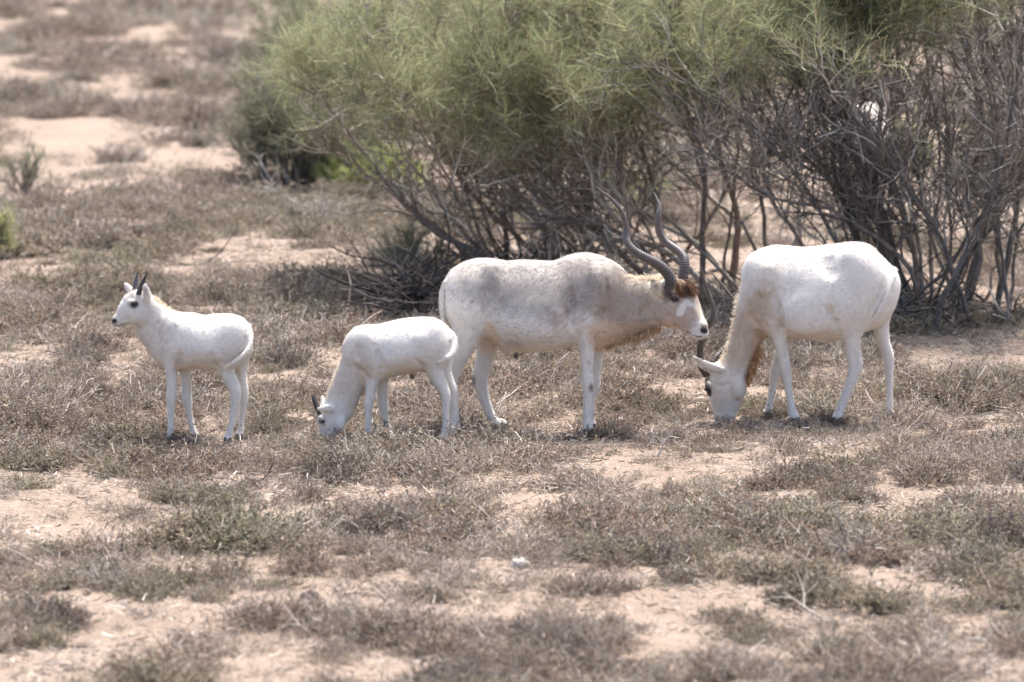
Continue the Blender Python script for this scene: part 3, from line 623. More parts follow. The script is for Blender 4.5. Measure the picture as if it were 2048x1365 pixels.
# ------------------------------------------------------------------ animals: each body is one blended surface
class Field:
    def __init__(s, lo, hi, h):
        s.lo = np.array(lo); s.h = h; n = np.ceil((np.array(hi) - s.lo) / h).astype(int) + 1
        s.ax = [(s.lo[k] + np.arange(n[k]) * h).astype(np.float32) for k in range(3)]
        s.F = np.full(n, 0.3, np.float32)
    def box(s, lo, hi):
        return tuple(slice(max(0, int((lo[k] - s.lo[k]) / s.h)), max(0, min(len(s.ax[k]), int((hi[k] - s.lo[k]) / s.h) + 2))) for k in range(3))
    def coords(s, b):
        return s.ax[0][b[0]][:, None, None], s.ax[1][b[1]][None, :, None], s.ax[2][b[2]][None, None, :]
    def blend(s, b, f, k, cut=False):
        a = s.F[b]
        if cut:
            f = -f; t = np.clip(0.5 + 0.5 * (f - a) / k, 0, 1)
            s.F[b] = a + (f - a) * t + k * t * (1 - t)
        else:
            t = np.clip(0.5 + 0.5 * (f - a) / k, 0, 1)
            s.F[b] = f + (a - f) * t - k * t * (1 - t)
    def tube(s, C, U, W, k, egg=0.0, sub=3, cap=1.0, cut=False):
        A = catmull(np.concatenate([C, U, np.asarray(W)[:, None]], 1), sub)
        C, U, W = A[:, :3], A[:, 3:6], np.maximum(A[:, 6], 0.002)
        mg = 0.05 + k; rmax = max(np.linalg.norm(U, axis=1).max(), W.max()) + mg
        gb = s.box(C.min(0) - rmax, C.max(0) + rmax); f = np.full(s.F[gb].shape, 0.3, np.float32)
        o = [gb[q].start for q in range(3)]
        for a in range(len(C) - 1):
            S = C[a + 1] - C[a]; L2 = S @ S
            if L2 < 1e-10: continue
            T = S / math.sqrt(L2); Um = (U[a] + U[a + 1]) / 2; u_ = Um - T * (Um @ T); hf = np.linalg.norm(u_) / max(np.linalg.norm(Um), 1e-9); u_ /= np.linalg.norm(u_)
            v_ = np.cross(T, u_)
            h0, h1 = np.linalg.norm(U[a]) * hf, np.linalg.norm(U[a + 1]) * hf
            rr = max(h0, h1, W[a], W[a + 1]) * (1 + abs(egg)) + mg
            lb = s.box(np.minimum(C[a], C[a + 1]) - rr, np.maximum(C[a], C[a + 1]) + rr)
            lb = tuple(slice(max(lb[q].start, gb[q].start), min(lb[q].stop, gb[q].stop)) for q in range(3))
            if any(q.stop <= q.start for q in lb): continue
            X, Y, Z = s.coords(lb); dx, dy, dz = X - C[a][0], Y - C[a][1], Z - C[a][2]
            t = np.clip((dx * S[0] + dy * S[1] + dz * S[2]) / L2, 0, 1).astype(np.float32)
            ax = dx * T[0] + dy * T[1] + dz * T[2] - t * math.sqrt(L2)
            u = dx * u_[0] + dy * u_[1] + dz * u_[2]; v = dx * v_[0] + dy * v_[1] + dz * v_[2]
            h = h0 + (h1 - h0) * t; w = W[a] + (W[a + 1] - W[a]) * t; r_ = np.minimum(h, w) * cap
            if egg: w = w * (1 - egg * np.clip(u / h, -1, 1))
            q0 = u / h; q1 = v / w; q2 = ax / r_
            k0 = np.sqrt(q0 * q0 + q1 * q1 + q2 * q2); k1 = np.sqrt((q0 / h) ** 2 + (q1 / w) ** 2 + (q2 / r_) ** 2)
            d = np.where(k1 > 1e-4, k0 * (k0 - 1) / np.maximum(k1, 1e-4), -r_)
            sl = tuple(slice(lb[q].start - o[q], lb[q].stop - o[q]) for q in range(3))
            f[sl] = np.minimum(f[sl], d)
        s.blend(gb, f, k, cut)
    def ball(s, c, rad, k, cut=False, tilt=0.0):
        c = np.asarray(c); rad = np.asarray(rad); R_ = rad.max() + k + 0.05
        b = s.box(c - R_, c + R_); X, Y, Z = s.coords(b); x, y, z = X - c[0], Y - c[1], Z - c[2]
        if tilt: x, z = x * math.cos(tilt) + z * math.sin(tilt), -x * math.sin(tilt) + z * math.cos(tilt)
        k0 = np.sqrt((x / rad[0]) ** 2 + (y / rad[1]) ** 2 + (z / rad[2]) ** 2); k1 = np.sqrt((x / rad[0] ** 2) ** 2 + (y / rad[1] ** 2) ** 2 + (z / rad[2] ** 2) ** 2)
        s.blend(b, np.where(k1 > 1e-4, k0 * (k0 - 1) / np.maximum(k1, 1e-4), -rad.min()), k, cut)
    def soften(s, n):
        F = s.F
        for _ in range(n):
            for a in range(3):
                F = np.swapaxes(F, 0, a); M = F.copy(); M[1:-1] = 0.25 * F[:-2] + 0.5 * F[1:-1] + 0.25 * F[2:]; F = np.swapaxes(M, 0, a)
        s.F = np.ascontiguousarray(F)
    def surface(s, iters=5):
        F = s.F; neg = F < 0; n = np.array(F.shape)
        cnt = np.zeros(n - 1, np.uint8)
        offs = [(i, j, k) for i in (0, 1) for j in (0, 1) for k in (0, 1)]
        for i, j, k in offs: cnt += neg[i:n[0] - 1 + i, j:n[1] - 1 + j, k:n[2] - 1 + k]
        act = np.argwhere((cnt > 0) & (cnt < 8)); idx = np.full(n - 1, -1, np.int64); idx[tuple(act.T)] = np.arange(len(act))
        acc = np.zeros((len(act), 3)); num = np.zeros(len(act))
        val = {o: F[tuple((act + o).T)] for o in offs}
        for a in offs:
            for d in range(3):
                if a[d] == 0:
                    b = list(a); b[d] = 1; b = tuple(b); va, vb = val[a], val[b]; m = (va < 0) != (vb < 0)
                    t = va[m] / (va[m] - vb[m]); p = np.tile(np.array(a, float), (m.sum(), 1)); p[:, d] = t
                    acc[m] += p; num[m] += 1
        V = s.lo + (act + acc / num[:, None]) * s.h
        quads = []
        for d in range(3):
            e1, e2 = [q for q in range(3) if q != d]
            sl0 = [slice(1, -1)] * 3; sl1 = [slice(1, -1)] * 3; sl0[d] = slice(0, -1); sl1[d] = slice(1, None)
            ch = neg[tuple(sl0)] != neg[tuple(sl1)]
            c = np.argwhere(ch); base = c.copy(); base[:, e1] += 1; base[:, e2] += 1
            flip = neg[tuple(sl0)][tuple(c.T)]
            def at(a, b_): q = base.copy(); q[:, e1] -= a; q[:, e2] -= b_; return idx[tuple(q.T)]
            Qd = np.stack([at(1, 1), at(0, 1), at(0, 0), at(1, 0)], -1)
            if d == 1: flip = ~flip
            Qd[~flip] = Qd[~flip][:, ::-1]; quads.append(Qd)
        Qs = np.concatenate(quads)
        E = np.concatenate([Qs[:, [0, 1]], Qs[:, [1, 2]], Qs[:, [2, 3]], Qs[:, [3, 0]]]); E = np.unique(np.sort(E, 1), axis=0)
        deg = np.bincount(E.ravel(), minlength=len(V))[:, None]
        for it in range(iters):
            for lam in (0.55, -0.57):
                s_ = np.stack([np.bincount(E[:, 0], V[E[:, 1], q], len(V)) + np.bincount(E[:, 1], V[E[:, 0], q], len(V)) for q in range(3)], -1)
                V = V + lam * (s_ / deg - V)
        return V, Qs

class Beast:
    def __init__(s, name, label, group, foot_px, h=0.0075):
        s.Y = G(*foot_px)[1]; s.base = np.array([G(*foot_px)[0], s.Y, 0.0]); s.mp = mpp(s.Y)
        s.root = empty(name, s.base); tag(s.root, label, 'antelope', group); s.h = h; s.paints = []; s.feet = []; s.back = 1.0; s.low = 0.5; s.furlen = 0.016
    def p(s, x, y, dy=0.0): return P(x, y, s.Y + dy)
    def open(s, x0, x1, ytop, wide=0.36):
        lo = s.p(x0, 700); hi = s.p(x1, ytop)
        s.f = Field([lo[0], s.Y - wide, -0.03], [hi[0], s.Y + wide, hi[2]], s.h)
    def chords(s, rows, k, egg=0.0, sub=3, cap=1.0):      # rows: top x,y, bottom x,y, half width, dy
        A = np.array([s.p(r[0], r[1], r[5] if len(r) > 5 else 0) for r in rows]); B = np.array([s.p(r[2], r[3], r[5] if len(r) > 5 else 0) for r in rows])
        s.f.tube((A + B) / 2, (A - B) / 2, [r[4] for r in rows], k, egg, sub, cap)
    def torso(s, rows, k=0.02, egg=0.16): s.chords([(r[0], r[1], r[0], r[2], r[3], r[4] if len(r) > 4 else 0) for r in rows], k, egg, 3, 0.6)
    def limb(s, rows, dy, k=0.03, foot=None, sub=2):  # rows: x, y, half thickness px, half width m [, dy]
        C = [s.p(r[0], r[1], r[4] if len(r) > 4 else dy) for r in rows]; rad = [r[2] * s.mp for r in rows]; W = [r[3] for r in rows]
        if foot:
            q = s.p(foot[0], 860, dy); last = C[-1]
            fz = np.array([q[0], s.Y + dy, 0.03])
            C.append(fz); rad.append(foot[1] * s.mp); W.append(foot[2]); s.feet.append((fz, foot[1] * s.mp, foot[2], np.sign(q[0] - last[0]) if abs(q[0] - last[0]) > 0.004 else 0))
        C = np.array(C); T = nrm(np.gradient(C, axis=0)); U = np.cross(T, [0, 1.0, 0]); U = nrm(U) * np.array(rad)[:, None]
        s.f.tube(C, U, W, k, 0, sub)
    def surf(s, x, y):                           # depth of the near side of the body at a picture point
        for dy in np.arange(-0.33, 0.1, 0.003):
            q = s.p(x, y, dy); i = np.round((q - s.f.lo) / s.h).astype(int)
            if (i >= 0).all() and (i < s.f.F.shape).all() and s.f.F[tuple(i)] < 0: return dy
        return None
    def crease(s, pts, r_px, depth, k=0.012, bulge=False):
        q = catmull(pts, 4); rad = r_px * s.mp; C = []
        for x, y in q:
            d = s.surf(x, y)
            if d is not None: C.append(s.p(x, y, d + (1 if bulge else -1) * (rad - depth)))
        if len(C) < 3: return
        C = np.array(C); m = len(C); T = nrm(np.gradient(C, axis=0)); U = nrm(np.cross(T, [0, 1.0, 0.02])); t = np.linspace(0, 1, m)
        taper = np.clip(np.minimum(t, 1 - t) * 4, 0.25, 1); s.f.tube(C, U * (rad * taper)[:, None], rad * taper, k, 0, 1, 1.0, not bulge)
    def ball(s, x, y, dy, rx, ry, rz, k=0.03, cut=False, tilt=0): s.f.ball(s.p(x, y, dy), (rx * s.mp, ry, rz * s.mp), k, cut, tilt)
    def paint(s, x, y, rx, ry, col, a=1.0, tilt=0.0, soft=0.5, side=None): s.paints.append(('e', x, y, rx, ry, np.asarray(col), a, R(tilt), soft, side))
    def line(s, pts, w, col, a=1.0, side=None): s.paints.append(('l', np.array(pts, float), w, np.asarray(col), a, side))
    def finish(s, white, specks=None, seed=1, iters=5, fur=0):
        V, Q = s.f.surface(iters); X, Z = px_of(V); r = np.random.default_rng(seed)
        C = np.tile(np.asarray(white, float), (len(V), 1)); wob = (vnoise(X, Z, 14, seed) - 0.5) * 0.5 + (vnoise(X, Z, 5, seed + 3) - 0.5) * 0.3
        for p in s.paints:
            if p[0] == 'e':
                _, x, y, rx, ry, col, a, ti, soft, side = p
                dx, dy = X - x, Z - y; dx, dy = dx * math.cos(ti) + dy * math.sin(ti), -dx * math.sin(ti) + dy * math.cos(ti)
                q = np.sqrt((dx / rx) ** 2 + (dy / ry) ** 2) + wob * soft; m = np.clip((1 - q) / soft + 0.5, 0, 1) * a
            else:
                _, pts, w, col, a, side = p; q = np.full(len(V), 1e9)
                for u, v in zip(pts[:-1], pts[1:]):
                    e = v - u; t = np.clip(((X - u[0]) * e[0] + (Z - u[1]) * e[1]) / (e @ e), 0, 1)
                    q = np.minimum(q, np.hypot(X - u[0] - t * e[0], Z - u[1] - t * e[1]))
                m = np.clip((w - q) / 1.2 + 0.5, 0, 1) * a
            if side is not None: m = m * ((V[:, 1] - s.Y) * side > -0.03)
            C = C * (1 - m[:, None]) + col * m[:, None]
        if specks:
            for x, y, rx, ry, n, col in specks:
                for _ in range(int(n * 0.6)):
                    cx, cy = x + r.normal() * rx, y + r.normal() * ry; a = r.uniform(0, 3.14); l = r.uniform(0.8, 2.6); w = r.uniform(0.5, 1.0)
                    dx, dy = X - cx, Z - cy; u = dx * math.cos(a) + dy * math.sin(a); v = -dx * math.sin(a) + dy * math.cos(a)
                    m = np.clip(1.6 - np.hypot(u / l, v / w), 0, 1) * r.uniform(0.3, 0.85) * (V[:, 1] < s.Y)
                    C = C * (1 - m[:, None]) + np.asarray(col) * m[:, None]
        if fur:
            nv = np.zeros_like(V); a_, b_, c_, d_ = (V[Q[:, q]] for q in range(4)); nn = np.cross(c_ - a_, d_ - b_)
            for q in range(4):
                for w_ in range(3): nv[:, w_] += np.bincount(Q[:, q], nn[:, w_], len(V))
            nv = nrm(nv); i = r.integers(0, len(V), fur); i = i[(V[i, 2] > 0.06) & (np.abs(nv[i, 0]) < 2)]
            nr = nv[i]; fl = np.tile([s.back, 0.0, -0.55], (len(i), 1)) + r.normal(size=(len(i), 3)) * 0.22
            fl[V[i, 2] < s.low] = fl[V[i, 2] < s.low] * [0.15, 1, 1.6]
            fl = nrm(fl - nr * (fl * nr).sum(1, keepdims=True)); sd_ = np.cross(fl, nr); L = r.uniform(0.5, 1.0, (len(i), 1)) * s.furlen
            p0 = V[i] + r.normal(size=(len(i), 3)) * 0.003; p1 = p0 + fl * L + nr * L * r.uniform(0.04, 0.20, (len(i), 1)); w_ = 0.0013
            FV = np.stack([p0 - sd_ * w_, p0 + sd_ * w_, p1 + sd_ * w_ * 0.4, p1 - sd_ * w_ * 0.4], 1).reshape(-1, 3)
            FC = np.repeat(C[i] * r.uniform(0.93, 1.03, (len(i), 1)), 4, 0)
            obj('fur', fast_mesh('fur', FV - s.base, np.arange(len(FV)).reshape(-1, 4), FC, M_hair), s.root)
        s.body = obj('body', fast_mesh('body', V - s.base, Q, C, M_coat), s.root)
        for fz, rad, w, dr in s.feet: s.hoof(fz, rad, w, dr)
        return V
    def hoof(s, c, rad, w, dr):
        g = []; F = []; n = 10
        for side in (-1, 1):
            o = len(g)
            for z, k, fx in ((0.034, 0.85, 0.0), (0.018, 1.0, 0.12), (-0.022, 1.15, 0.3)):
                for t in np.arange(n) / n * 2 * np.pi:
                    g.append([c[0] + (math.cos(t) * rad * 1.0 * k + dr * fx * rad), c[1] + side * w * 0.52 + math.sin(t) * w * 0.5 * k, z])
            for a in range(2):
                for b_ in range(n): F.append([o + a * n + b_, o + a * n + (b_ + 1) % n, o + (a + 1) * n + (b_ + 1) % n, o + (a + 1) * n + b_])
        obj('hoof', fast_mesh('hoof', np.array(g) - s.base, np.array(F), None, M_hoof), s.root)
    def eye(s, x, y, dy, r):
        c = s.p(x, y, dy); n, m = 14, 9; g = []; F = []
        for p in np.linspace(-1.5707, 1.5707, m):
            for t in np.arange(n) / n * 2 * np.pi: g.append(c + r * np.array([math.cos(t) * math.cos(p) * 1.15, math.sin(p) * 0.8, math.sin(t) * math.cos(p) * 0.85]))
        for a in range(m - 1):
            for b_ in range(n): F.append([a * n + b_, a * n + (b_ + 1) % n, (a + 1) * n + (b_ + 1) % n, (a + 1) * n + b_])
        obj('eye', fast_mesh('eye', np.array(g) - s.base, np.array(F), None, M_eye), s.root)
    def horn(s, rows, rings=0, upto=0.7, cols=(srgb(74, 66, 62), srgb(96, 90, 88)), label=None):
        A = catmull([list(s.p(r[0], r[1], r[3])) + [r[2] * s.mp] for r in rows], 14); n = len(A); t = np.linspace(0, 1, n)
        if rings:
            L = np.concatenate([[0], np.cumsum(np.linalg.norm(np.diff(A[:, :3], axis=0), axis=1))]); u = L / L[-1]
            A2 = np.stack([np.interp(np.linspace(0, 1, 300), u, A[:, k]) for k in range(4)], -1); A = A2; t = np.linspace(0, 1, 300)
            ph = (t / upto * rings) % 1.0
            A[:, 3] *= 1 + np.where(t < upto, 0.13 * (1 - t / upto * 0.5) * np.sin(np.pi * ph) ** 0.7 - 0.05, -0.02)
        C = cols[0] * (1 - t[:, None]) + cols[1] * t[:, None]; g = Geo()
        if rings: C = C * np.where((t < upto)[:, None], 0.75 + 0.45 * np.sin(np.pi * ph)[:, None] ** 0.8, 1.0)
        k = 14; g.tubes(A[None, :, :3], A[None, :, 3], C[:1], k); g.C = [np.repeat(C, k, 0)]
        o = obj('horn', g.mesh('horn', M_horn, s.base), s.root)
        if label: o['label'] = label
    def hair(s, name, P0, D, L, w, pal, seed, droop=0.0, wob=0.12, m=4):
        r = np.random.default_rng(seed); g = Geo(); n = len(P0)
        Pn = grow(P0, D, L, m, wob, (0, 0, droop), r)
        g.ribbons(Pn, np.linspace(w, w * 0.25, m)[None] * np.ones((n, 1)), pick(pal, n, r, 0.12), r)
        obj(name, g.mesh(name, M_hair, s.base), s.root)
    def fringe(s, name, pts, dirs, n, ln, w, pal, seed, dyw=0.02, jit=2.0, dy0=0.0, droop=0.0):
        """hair rooted along a picture polyline; dirs in picture pixels at each point"""
        r = np.random.default_rng(seed); pts = np.array(pts, float); dirs = np.array(dirs, float); t = r.uniform(0, len(pts) - 1, n); i = np.minimum(t.astype(int), len(pts) - 2); f = (t - i)[:, None]
        q = pts[i] * (1 - f) + pts[i + 1] * f + r.normal(size=(n, 2)) * jit; d = dirs[i] * (1 - f) + dirs[i + 1] * f
        dy = dy0 + r.normal(size=n) * dyw
        A = np.array([s.p(a[0], a[1], y) for a, y in zip(q, dy)])
        D = np.stack([d[:, 0], r.normal(size=n) * 0.25 * np.linalg.norm(d, axis=1), -d[:, 1]], -1)
        D = D + r.normal(size=D.shape) * 0.18 * np.linalg.norm(d, axis=1, keepdims=True)
        s.hair(name, A, D, np.linalg.norm(d, axis=1) * s.mp * r.uniform(*ln, n), w, pal, seed + 1, droop)

WHITE = (0.71, 0.675, 0.63); CREAM = (0.74, 0.66, 0.55); TAN = (0.52, 0.38, 0.26); GREYB = (0.33, 0.295, 0.268); ORANGE = (0.42, 0.28, 0.17)
MUD = (0.10, 0.085, 0.08); BLACK = (0.02, 0.018, 0.018); PEACH = (0.66, 0.52, 0.40)
HERD = 'addax antelopes on the scrubby sand'

# --- the bull, facing right
B = Beast('addax', 'large greyish addax bull with long spiral horns, facing right', HERD, (1090, 863), 0.0075)
B.back = -1.0; B.open(868, 1436, 480, 0.36)
B.torso([(903, 566, 645, .09), (912, 547, 660, .145), (928, 530, 672, .185), (955, 516.5, 676, .205), (990, 517, 680, .205), (1022, 518, 699, .225), (1062, 520, 704, .24), (1105, 521.5, 701, .235),
         (1130, 516, 694, .215), (1150, 508, 690, .20), (1174, 504, 693, .185), (1196, 510, 701, .17), (1215, 524, 702, .145), (1230, 540, 690, .11)])
B.chords([(1208, 530, 1200, 694, .14), (1240, 548, 1236, 686, .125, -.01), (1272, 555, 1272, 672, .105, -.015), (1302, 560, 1304, 660, .088, -.02), (1326, 562, 1324, 648, .08, -.03)], 0.035, cap=0.5)
DY = -.105
B.ball(1188, 590, -.125, 26, .07, 62, .06, tilt=-0.18)            # shoulder
B.ball(1200, 655, -.10, 22, .07, 24, .04)
B.ball(1190, 595, .125, 26, .07, 62, .06, tilt=-0.18)
B.ball(944, 600, -.11, 42, .09, 55, .045)                           # haunch
B.ball(944, 600, .11, 42, .09, 55, .045)
B.ball(984, 550, -.105, 15, .065, 26, .06); B.ball(984, 550, .105, 15, .065, 26, .06)     # hip bones
B.ball(1024, 541, -.175, 36, .045, 14, .03, True); B.ball(1024, 541, .175, 36, .045, 14, .03, True)  # hollow of the flank
B.ball(1138, 600, -.245, 9, .05, 52, .04, True, 0.12)              # crease behind the shoulder
B.ball(1068, 640, -.20, 55, .06, 40, .05)                          # barrel
B.f.soften(16)
B.chords([(1334, 558, 1318, 648, .082, -.02), (1366, 560, 1334, 654, .088, -.045), (1385, 588, 1354, 661, .077, -.07), (1397, 617, 1371, 668, .058, -.10), (1407, 640, 1387, 674, .046, -.125), (1412, 655, 1399, 676, .038, -.14)], 0.02)
B.ball(1392, 671, -.13, 15, .035, 7, .012, tilt=-0.35)           # lower lip
B.ball(1405, 650, -.135, 9, .044, 9, .012)                        # nostril pad
B.ball(1348, 588, -.11, 9, .022, 6, .015)                         # brow
B.ball(1335, 632, -.085, 18, .03, 16, .03)                         # cheek
B.limb([(1176, 640, 29, .072), (1173, 672, 19, .06), (1174, 706, 15, .05), (1174.5, 742, 12.5, .042), (1175, 766, 13, .043), (1176, 788, 9.2, .031), (1175, 812, 8.2, .027), (1174, 834, 8, .027), (1175, 847, 9.8, .032)], DY, foot=(1176, 10.5, .036))
B.limb([(1198, 670, 20, .06), (1196, 700, 14, .05), (1193, 725, 12, .044), (1190, 750, 11, .042), (1188, 772, 12, .042), (1183, 796, 8.5, .03), (1181, 826, 8, .027), (1181, 843, 9.5, .031)], .105, foot=(1183, 10, .035))
B.limb([(936, 610, 44, .085), (940, 645, 36, .08), (932, 680, 27, .068), (917, 715, 19, .055), (908, 740, 15, .046), (902, 765, 13.5, .041), (904, 785, 11, .034), (907, 812, 9.5, .029), (909, 836, 9, .028), (910, 850, 10.5, .032)], DY, foot=(913, 11, .036))
B.limb([(975, 640, 32, .08), (977, 670, 24, .07), (975, 692, 19.5, .058), (972, 710, 18, .05), (966, 735, 16.5, .046), (960, 758, 16.5, .042), (963.5, 780, 13, .035), (971, 804, 10, .029), (981, 828, 8.5, .027), (991, 845, 9, .031)], .105, foot=(1003, 11, .036))
B.limb([(894, 566, 7, .022), (885, 585, 6, .018), (883.5, 615, 5, .014), (889, 650, 4.5, .012), (898, 690, 4.5, .012), (902, 722, 5.5, .014), (903, 748, 3, .01)], -.04, 0.006)
B.line([(890, 580), (889, 615), (894, 650), (903, 688)], 1.3, (0.25, 0.21, 0.19), 0.8)
B.limb([(1334, 594, 6, .02, -.085), (1322, 585, 10, .013, -.12), (1312, 575, 12, .010, -.145), (1305, 567, 7, .007, -.155)], 0, 0.008)
B.limb([(1340, 575, 6, .02, .06), (1330, 563, 9, .012, .10), (1322, 554, 7, .009, .12), (1318, 549, 3, .006, .13)], 0, 0.008)
B.limb([(1010, 690, 14, .04), (1022, 700, 10, .03), (1031, 710, 5, .014), (1033, 715, 3, .009)], 0, 0.02)
B.ball(1312, 574, -.165, 6, .018, 7, .006, True)
B.crease([(984, 660), (977, 625), (978, 590), (985, 560)], 9, .008, .025)
B.crease([(1139, 560), (1143, 600), (1145, 640), (1153, 676)], 7, .008, .02)
B.crease([(1214, 560), (1216, 600), (1212, 640)], 8, .007, .02)
B.crease([(1185, 530), (1195, 580), (1200, 640)], 12, .010, .03, True)
B.crease([(1192, 690), (1197, 672), (1212, 668)], 6, .008, .015); B.crease([(1270, 640), (1300, 615), (1318, 600)], 9, .008, .02)
B.crease([(988, 668), (1000, 684), (1016, 697)], 5, .006, .01); B.crease([(1176, 720), (1178, 760)], 5, .004, .01)
B.paint(1085, 565, 175, 66, GREYB, 0.9, 4, 0.5)
B.paint(1190, 560, 70, 62, (0.36, 0.315, 0.28), 0.85, 0, 0.6)
B.paint(1265, 615, 75, 70, (0.36, 0.295, 0.24), 0.9, 0, 0.5)
B.paint(950, 545, 40, 26, (0.42, 0.38, 0.345), 0.8, -20, 0.6)
B.paint(1255, 672, 75, 26, TAN, 0.55, 0, 0.7); B.paint(1205, 672, 32, 30, PEACH, 0.6, 0, 0.7)
B.paint(1118, 638, 16, 22, (0.34, 0.24, 0.19), 0.45, 20, 1.2); B.paint(1143, 610, 8, 30, (0.30, 0.22, 0.18), 0.35, 0, 1.2)
B.paint(985, 665, 10, 30, PEACH, 0.7, -20, 0.8); B.paint(1030, 690, 30, 8, (0.32, 0.26, 0.23), 0.4, 20, 1.2)
B.paint(1045, 703, 90, 10, CREAM, 0.5, 0, 0.8); B.paint(978, 690, 22, 18, PEACH, 0.6, 0, 0.8)
B.paint(1182, 776, 5, 9, (0.16, 0.12, 0.09), 0.8, 0, 0.8, -1); B.paint(945, 762, 6, 10, (0.12, 0.10, 0.09), 0.75, 0, 0.8)
B.paint(1358, 615, 52, 55, (0.47, 0.375, 0.305), 0.95, 40, 0.4); B.paint(1320, 575, 24, 24, CREAM, 0.7, 0, 0.6)
B.paint(1364, 618, 7, 16, WHITE, 1, 25, 0.5); B.paint(1377, 605, 11, 6, WHITE, 0.95, 35, 0.5); B.paint(1403, 632, 6, 26, (0.74, 0.66, 0.55), 0.9, -28, 0.6)
B.paint(1398, 668, 18, 10, (0.70, 0.66, 0.62), 0.9, 20, 0.6); B.paint(1340, 654, 34, 6, PEACH, 0.6, 12, 0.8)
B.paint(1368, 573, 26, 24, (0.16, 0.095, 0.055), 0.95, 0, 0.4); B.paint(1338, 580, 13, 22, (0.10, 0.075, 0.06), 0.95, 15, 0.6)
B.paint(1350, 599, 11, 6, (0.06, 0.045, 0.04), 0.95, 15, 0.5, -1); B.paint(1408, 661, 8, 7, BLACK, 1, 30, 0.35); B.paint(1409, 652, 6, 5, (0.34, 0.27, 0.21), 0.8, 0, 0.6)
B.line([(1376, 663), (1386, 670), (1396, 674), (1404, 674)], 1.3, (0.05, 0.04, 0.04), 0.9)
B.line([(1303, 566), (1311, 562), (1321, 566), (1326, 578)], 1.6, (0.35, 0.27, 0.2), 0.8, -1); B.paint(1312, 577, 5, 7, (0.42, 0.36, 0.3), 0.7, 0, 0.6, -1)
B.paint(1032, 712, 6, 7, (0.10, 0.085, 0.075), 0.9)
B.finish(WHITE, [(905, 605, 12, 28, 34, MUD), (930, 640, 22, 40, 18, MUD), (1020, 668, 28, 14, 46, MUD), (1060, 672, 60, 14, 26, MUD), (1195, 590, 14, 30, 22, MUD), (1215, 560, 10, 14, 16, MUD), (1175, 800, 8, 30, 16, MUD), (975, 800, 12, 40, 22, MUD), (1150, 660, 12, 20, 10, MUD), (1143, 600, 4, 26, 26, MUD)], 5, fur=70000)
B.eye(1350, 598.5, -.135, .016)
B.horn([(1352, 585, 10, -.06), (1344, 566, 11.3, -.065), (1333, 545, 11, -.075), (1314.5, 529, 10.2, -.10), (1291, 516, 9.2, -.13), (1270, 503.5, 8.4, -.14), (1256.5, 489, 7.8, -.13), (1252, 473, 7.3, -.11), (1252, 455, 6.7, -.10), (1247, 436.5, 5.6, -.11), (1238, 417, 4.5, -.14), (1222, 398, 3.3, -.17), (1206, 385, 2.1, -.19), (1190.5, 373, .7, -.2)], 34, 0.66)
B.horn([(1364, 576, 9.5, .01), (1366, 555, 10.5, .02), (1369, 534, 10, .03), (1368, 518, 9.5, .05), (1359, 505, 9, .08), (1345, 494.6, 8.6, .11), (1330, 483, 8, .13), (1320, 468, 7.4, .13), (1316, 450, 6.8, .12), (1317, 431, 6.2, .12), (1318.5, 413, 4.6, .14), (1313, 397, 2.6, .16), (1306.6, 383, .7, .18)], 34, 0.66)
BRN = np.array([srgb(112, 82, 60), srgb(92, 66, 48), srgb(134, 102, 78), srgb(78, 58, 46)])
CRM = np.array([srgb(232, 218, 194), srgb(222, 204, 176), srgb(238, 230, 214)]); TANH = np.array([srgb(196, 160, 122), srgb(214, 182, 146), srgb(180, 142, 104)])
B.fringe('forehead_tuft', [(1372, 566), (1378, 572), (1383, 580)], [(14, 2), (15, 14), (6, 20)], 420, (0.5, 1.1), 0.004, BRN, 61, 0.035, 4, -.10, -0.03)
B.fringe('forehead_tuft', [(1352, 568), (1358, 576), (1362, 584)], [(-2, 10), (4, 16), (8, 12)], 260, (0.4, 1.0), 0.004, BRN, 62, 0.015, 3.5, -.135, -0.03)
B.fringe('mane', [(1245, 553), (1280, 559), (1310, 558), (1330, 560)], [(-8, -4), (-8, -5), (-7, -8), (-5, -9)], 700, (0.5, 1.3), 0.004, CRM, 63, 0.03, 2)
B.fringe('throat_beard', [(1212, 694), (1250, 676), (1285, 668), (1322, 656)], [(-3, 7), (-4, 11), (-4, 15), (-3, 9)], 1500, (0.5, 1.1), 0.0045, np.array([srgb(176, 152, 124), srgb(192, 170, 142), srgb(160, 134, 106)]), 64, 0.05, 4, -.02, -0.05)

# --- the grazing adult, facing left
C = Beast('addax', 'white adult addax grazing with its head down, facing left at the right', HERD, (1650, 840), 0.0075)
C.open(1375, 1812, 455, 0.34)
C.torso([(1786, 530, 560, .045, .03), (1778, 513, 590, .08, .03), (1763, 499, 625, .125, .02), (1742, 485, 655, .18, .01), (1705, 482, 670, .21), (1662, 488.5, 682, .235), (1620, 494.5, 680, .24), (1580, 492.5, 675, .215), (1552, 489, 678, .185), (1532, 496, 685, .16), (1514, 516, 675, .125)])
C.chords([(1512, 530, 1552, 676, .125), (1494, 572, 1534, 686, .105), (1478, 622, 1520, 698, .088), (1466, 666, 1510, 720, .077), (1451, 708, 1501, 746, .072), (1440, 733, 1495, 765, .072)], 0.035, cap=0.4)
DY = -.10
C.ball(1548, 575, -.11, 26, .075, 58, .06, tilt=0.22); C.ball(1548, 575, .11, 26, .075, 58, .06, tilt=0.22)
C.ball(1535, 645, -.095, 22, .06, 26, .04)
C.ball(1716, 565, -.105, 50, .095, 62, .045); C.ball(1744, 565, .09, 42, .085, 62, .04)
C.ball(1700, 520, -.115, 18, .065, 26, .05)
C.ball(1655, 528, -.205, 26, .045, 18, .04, True); C.ball(1575, 600, -.25, 7, .05, 60, .04, True, -0.25)
C.ball(1662, 625, -.245, 8, .03, 14, .02, True, -0.8)
C.ball(1610, 630, -.20, 50, .06, 42, .05)
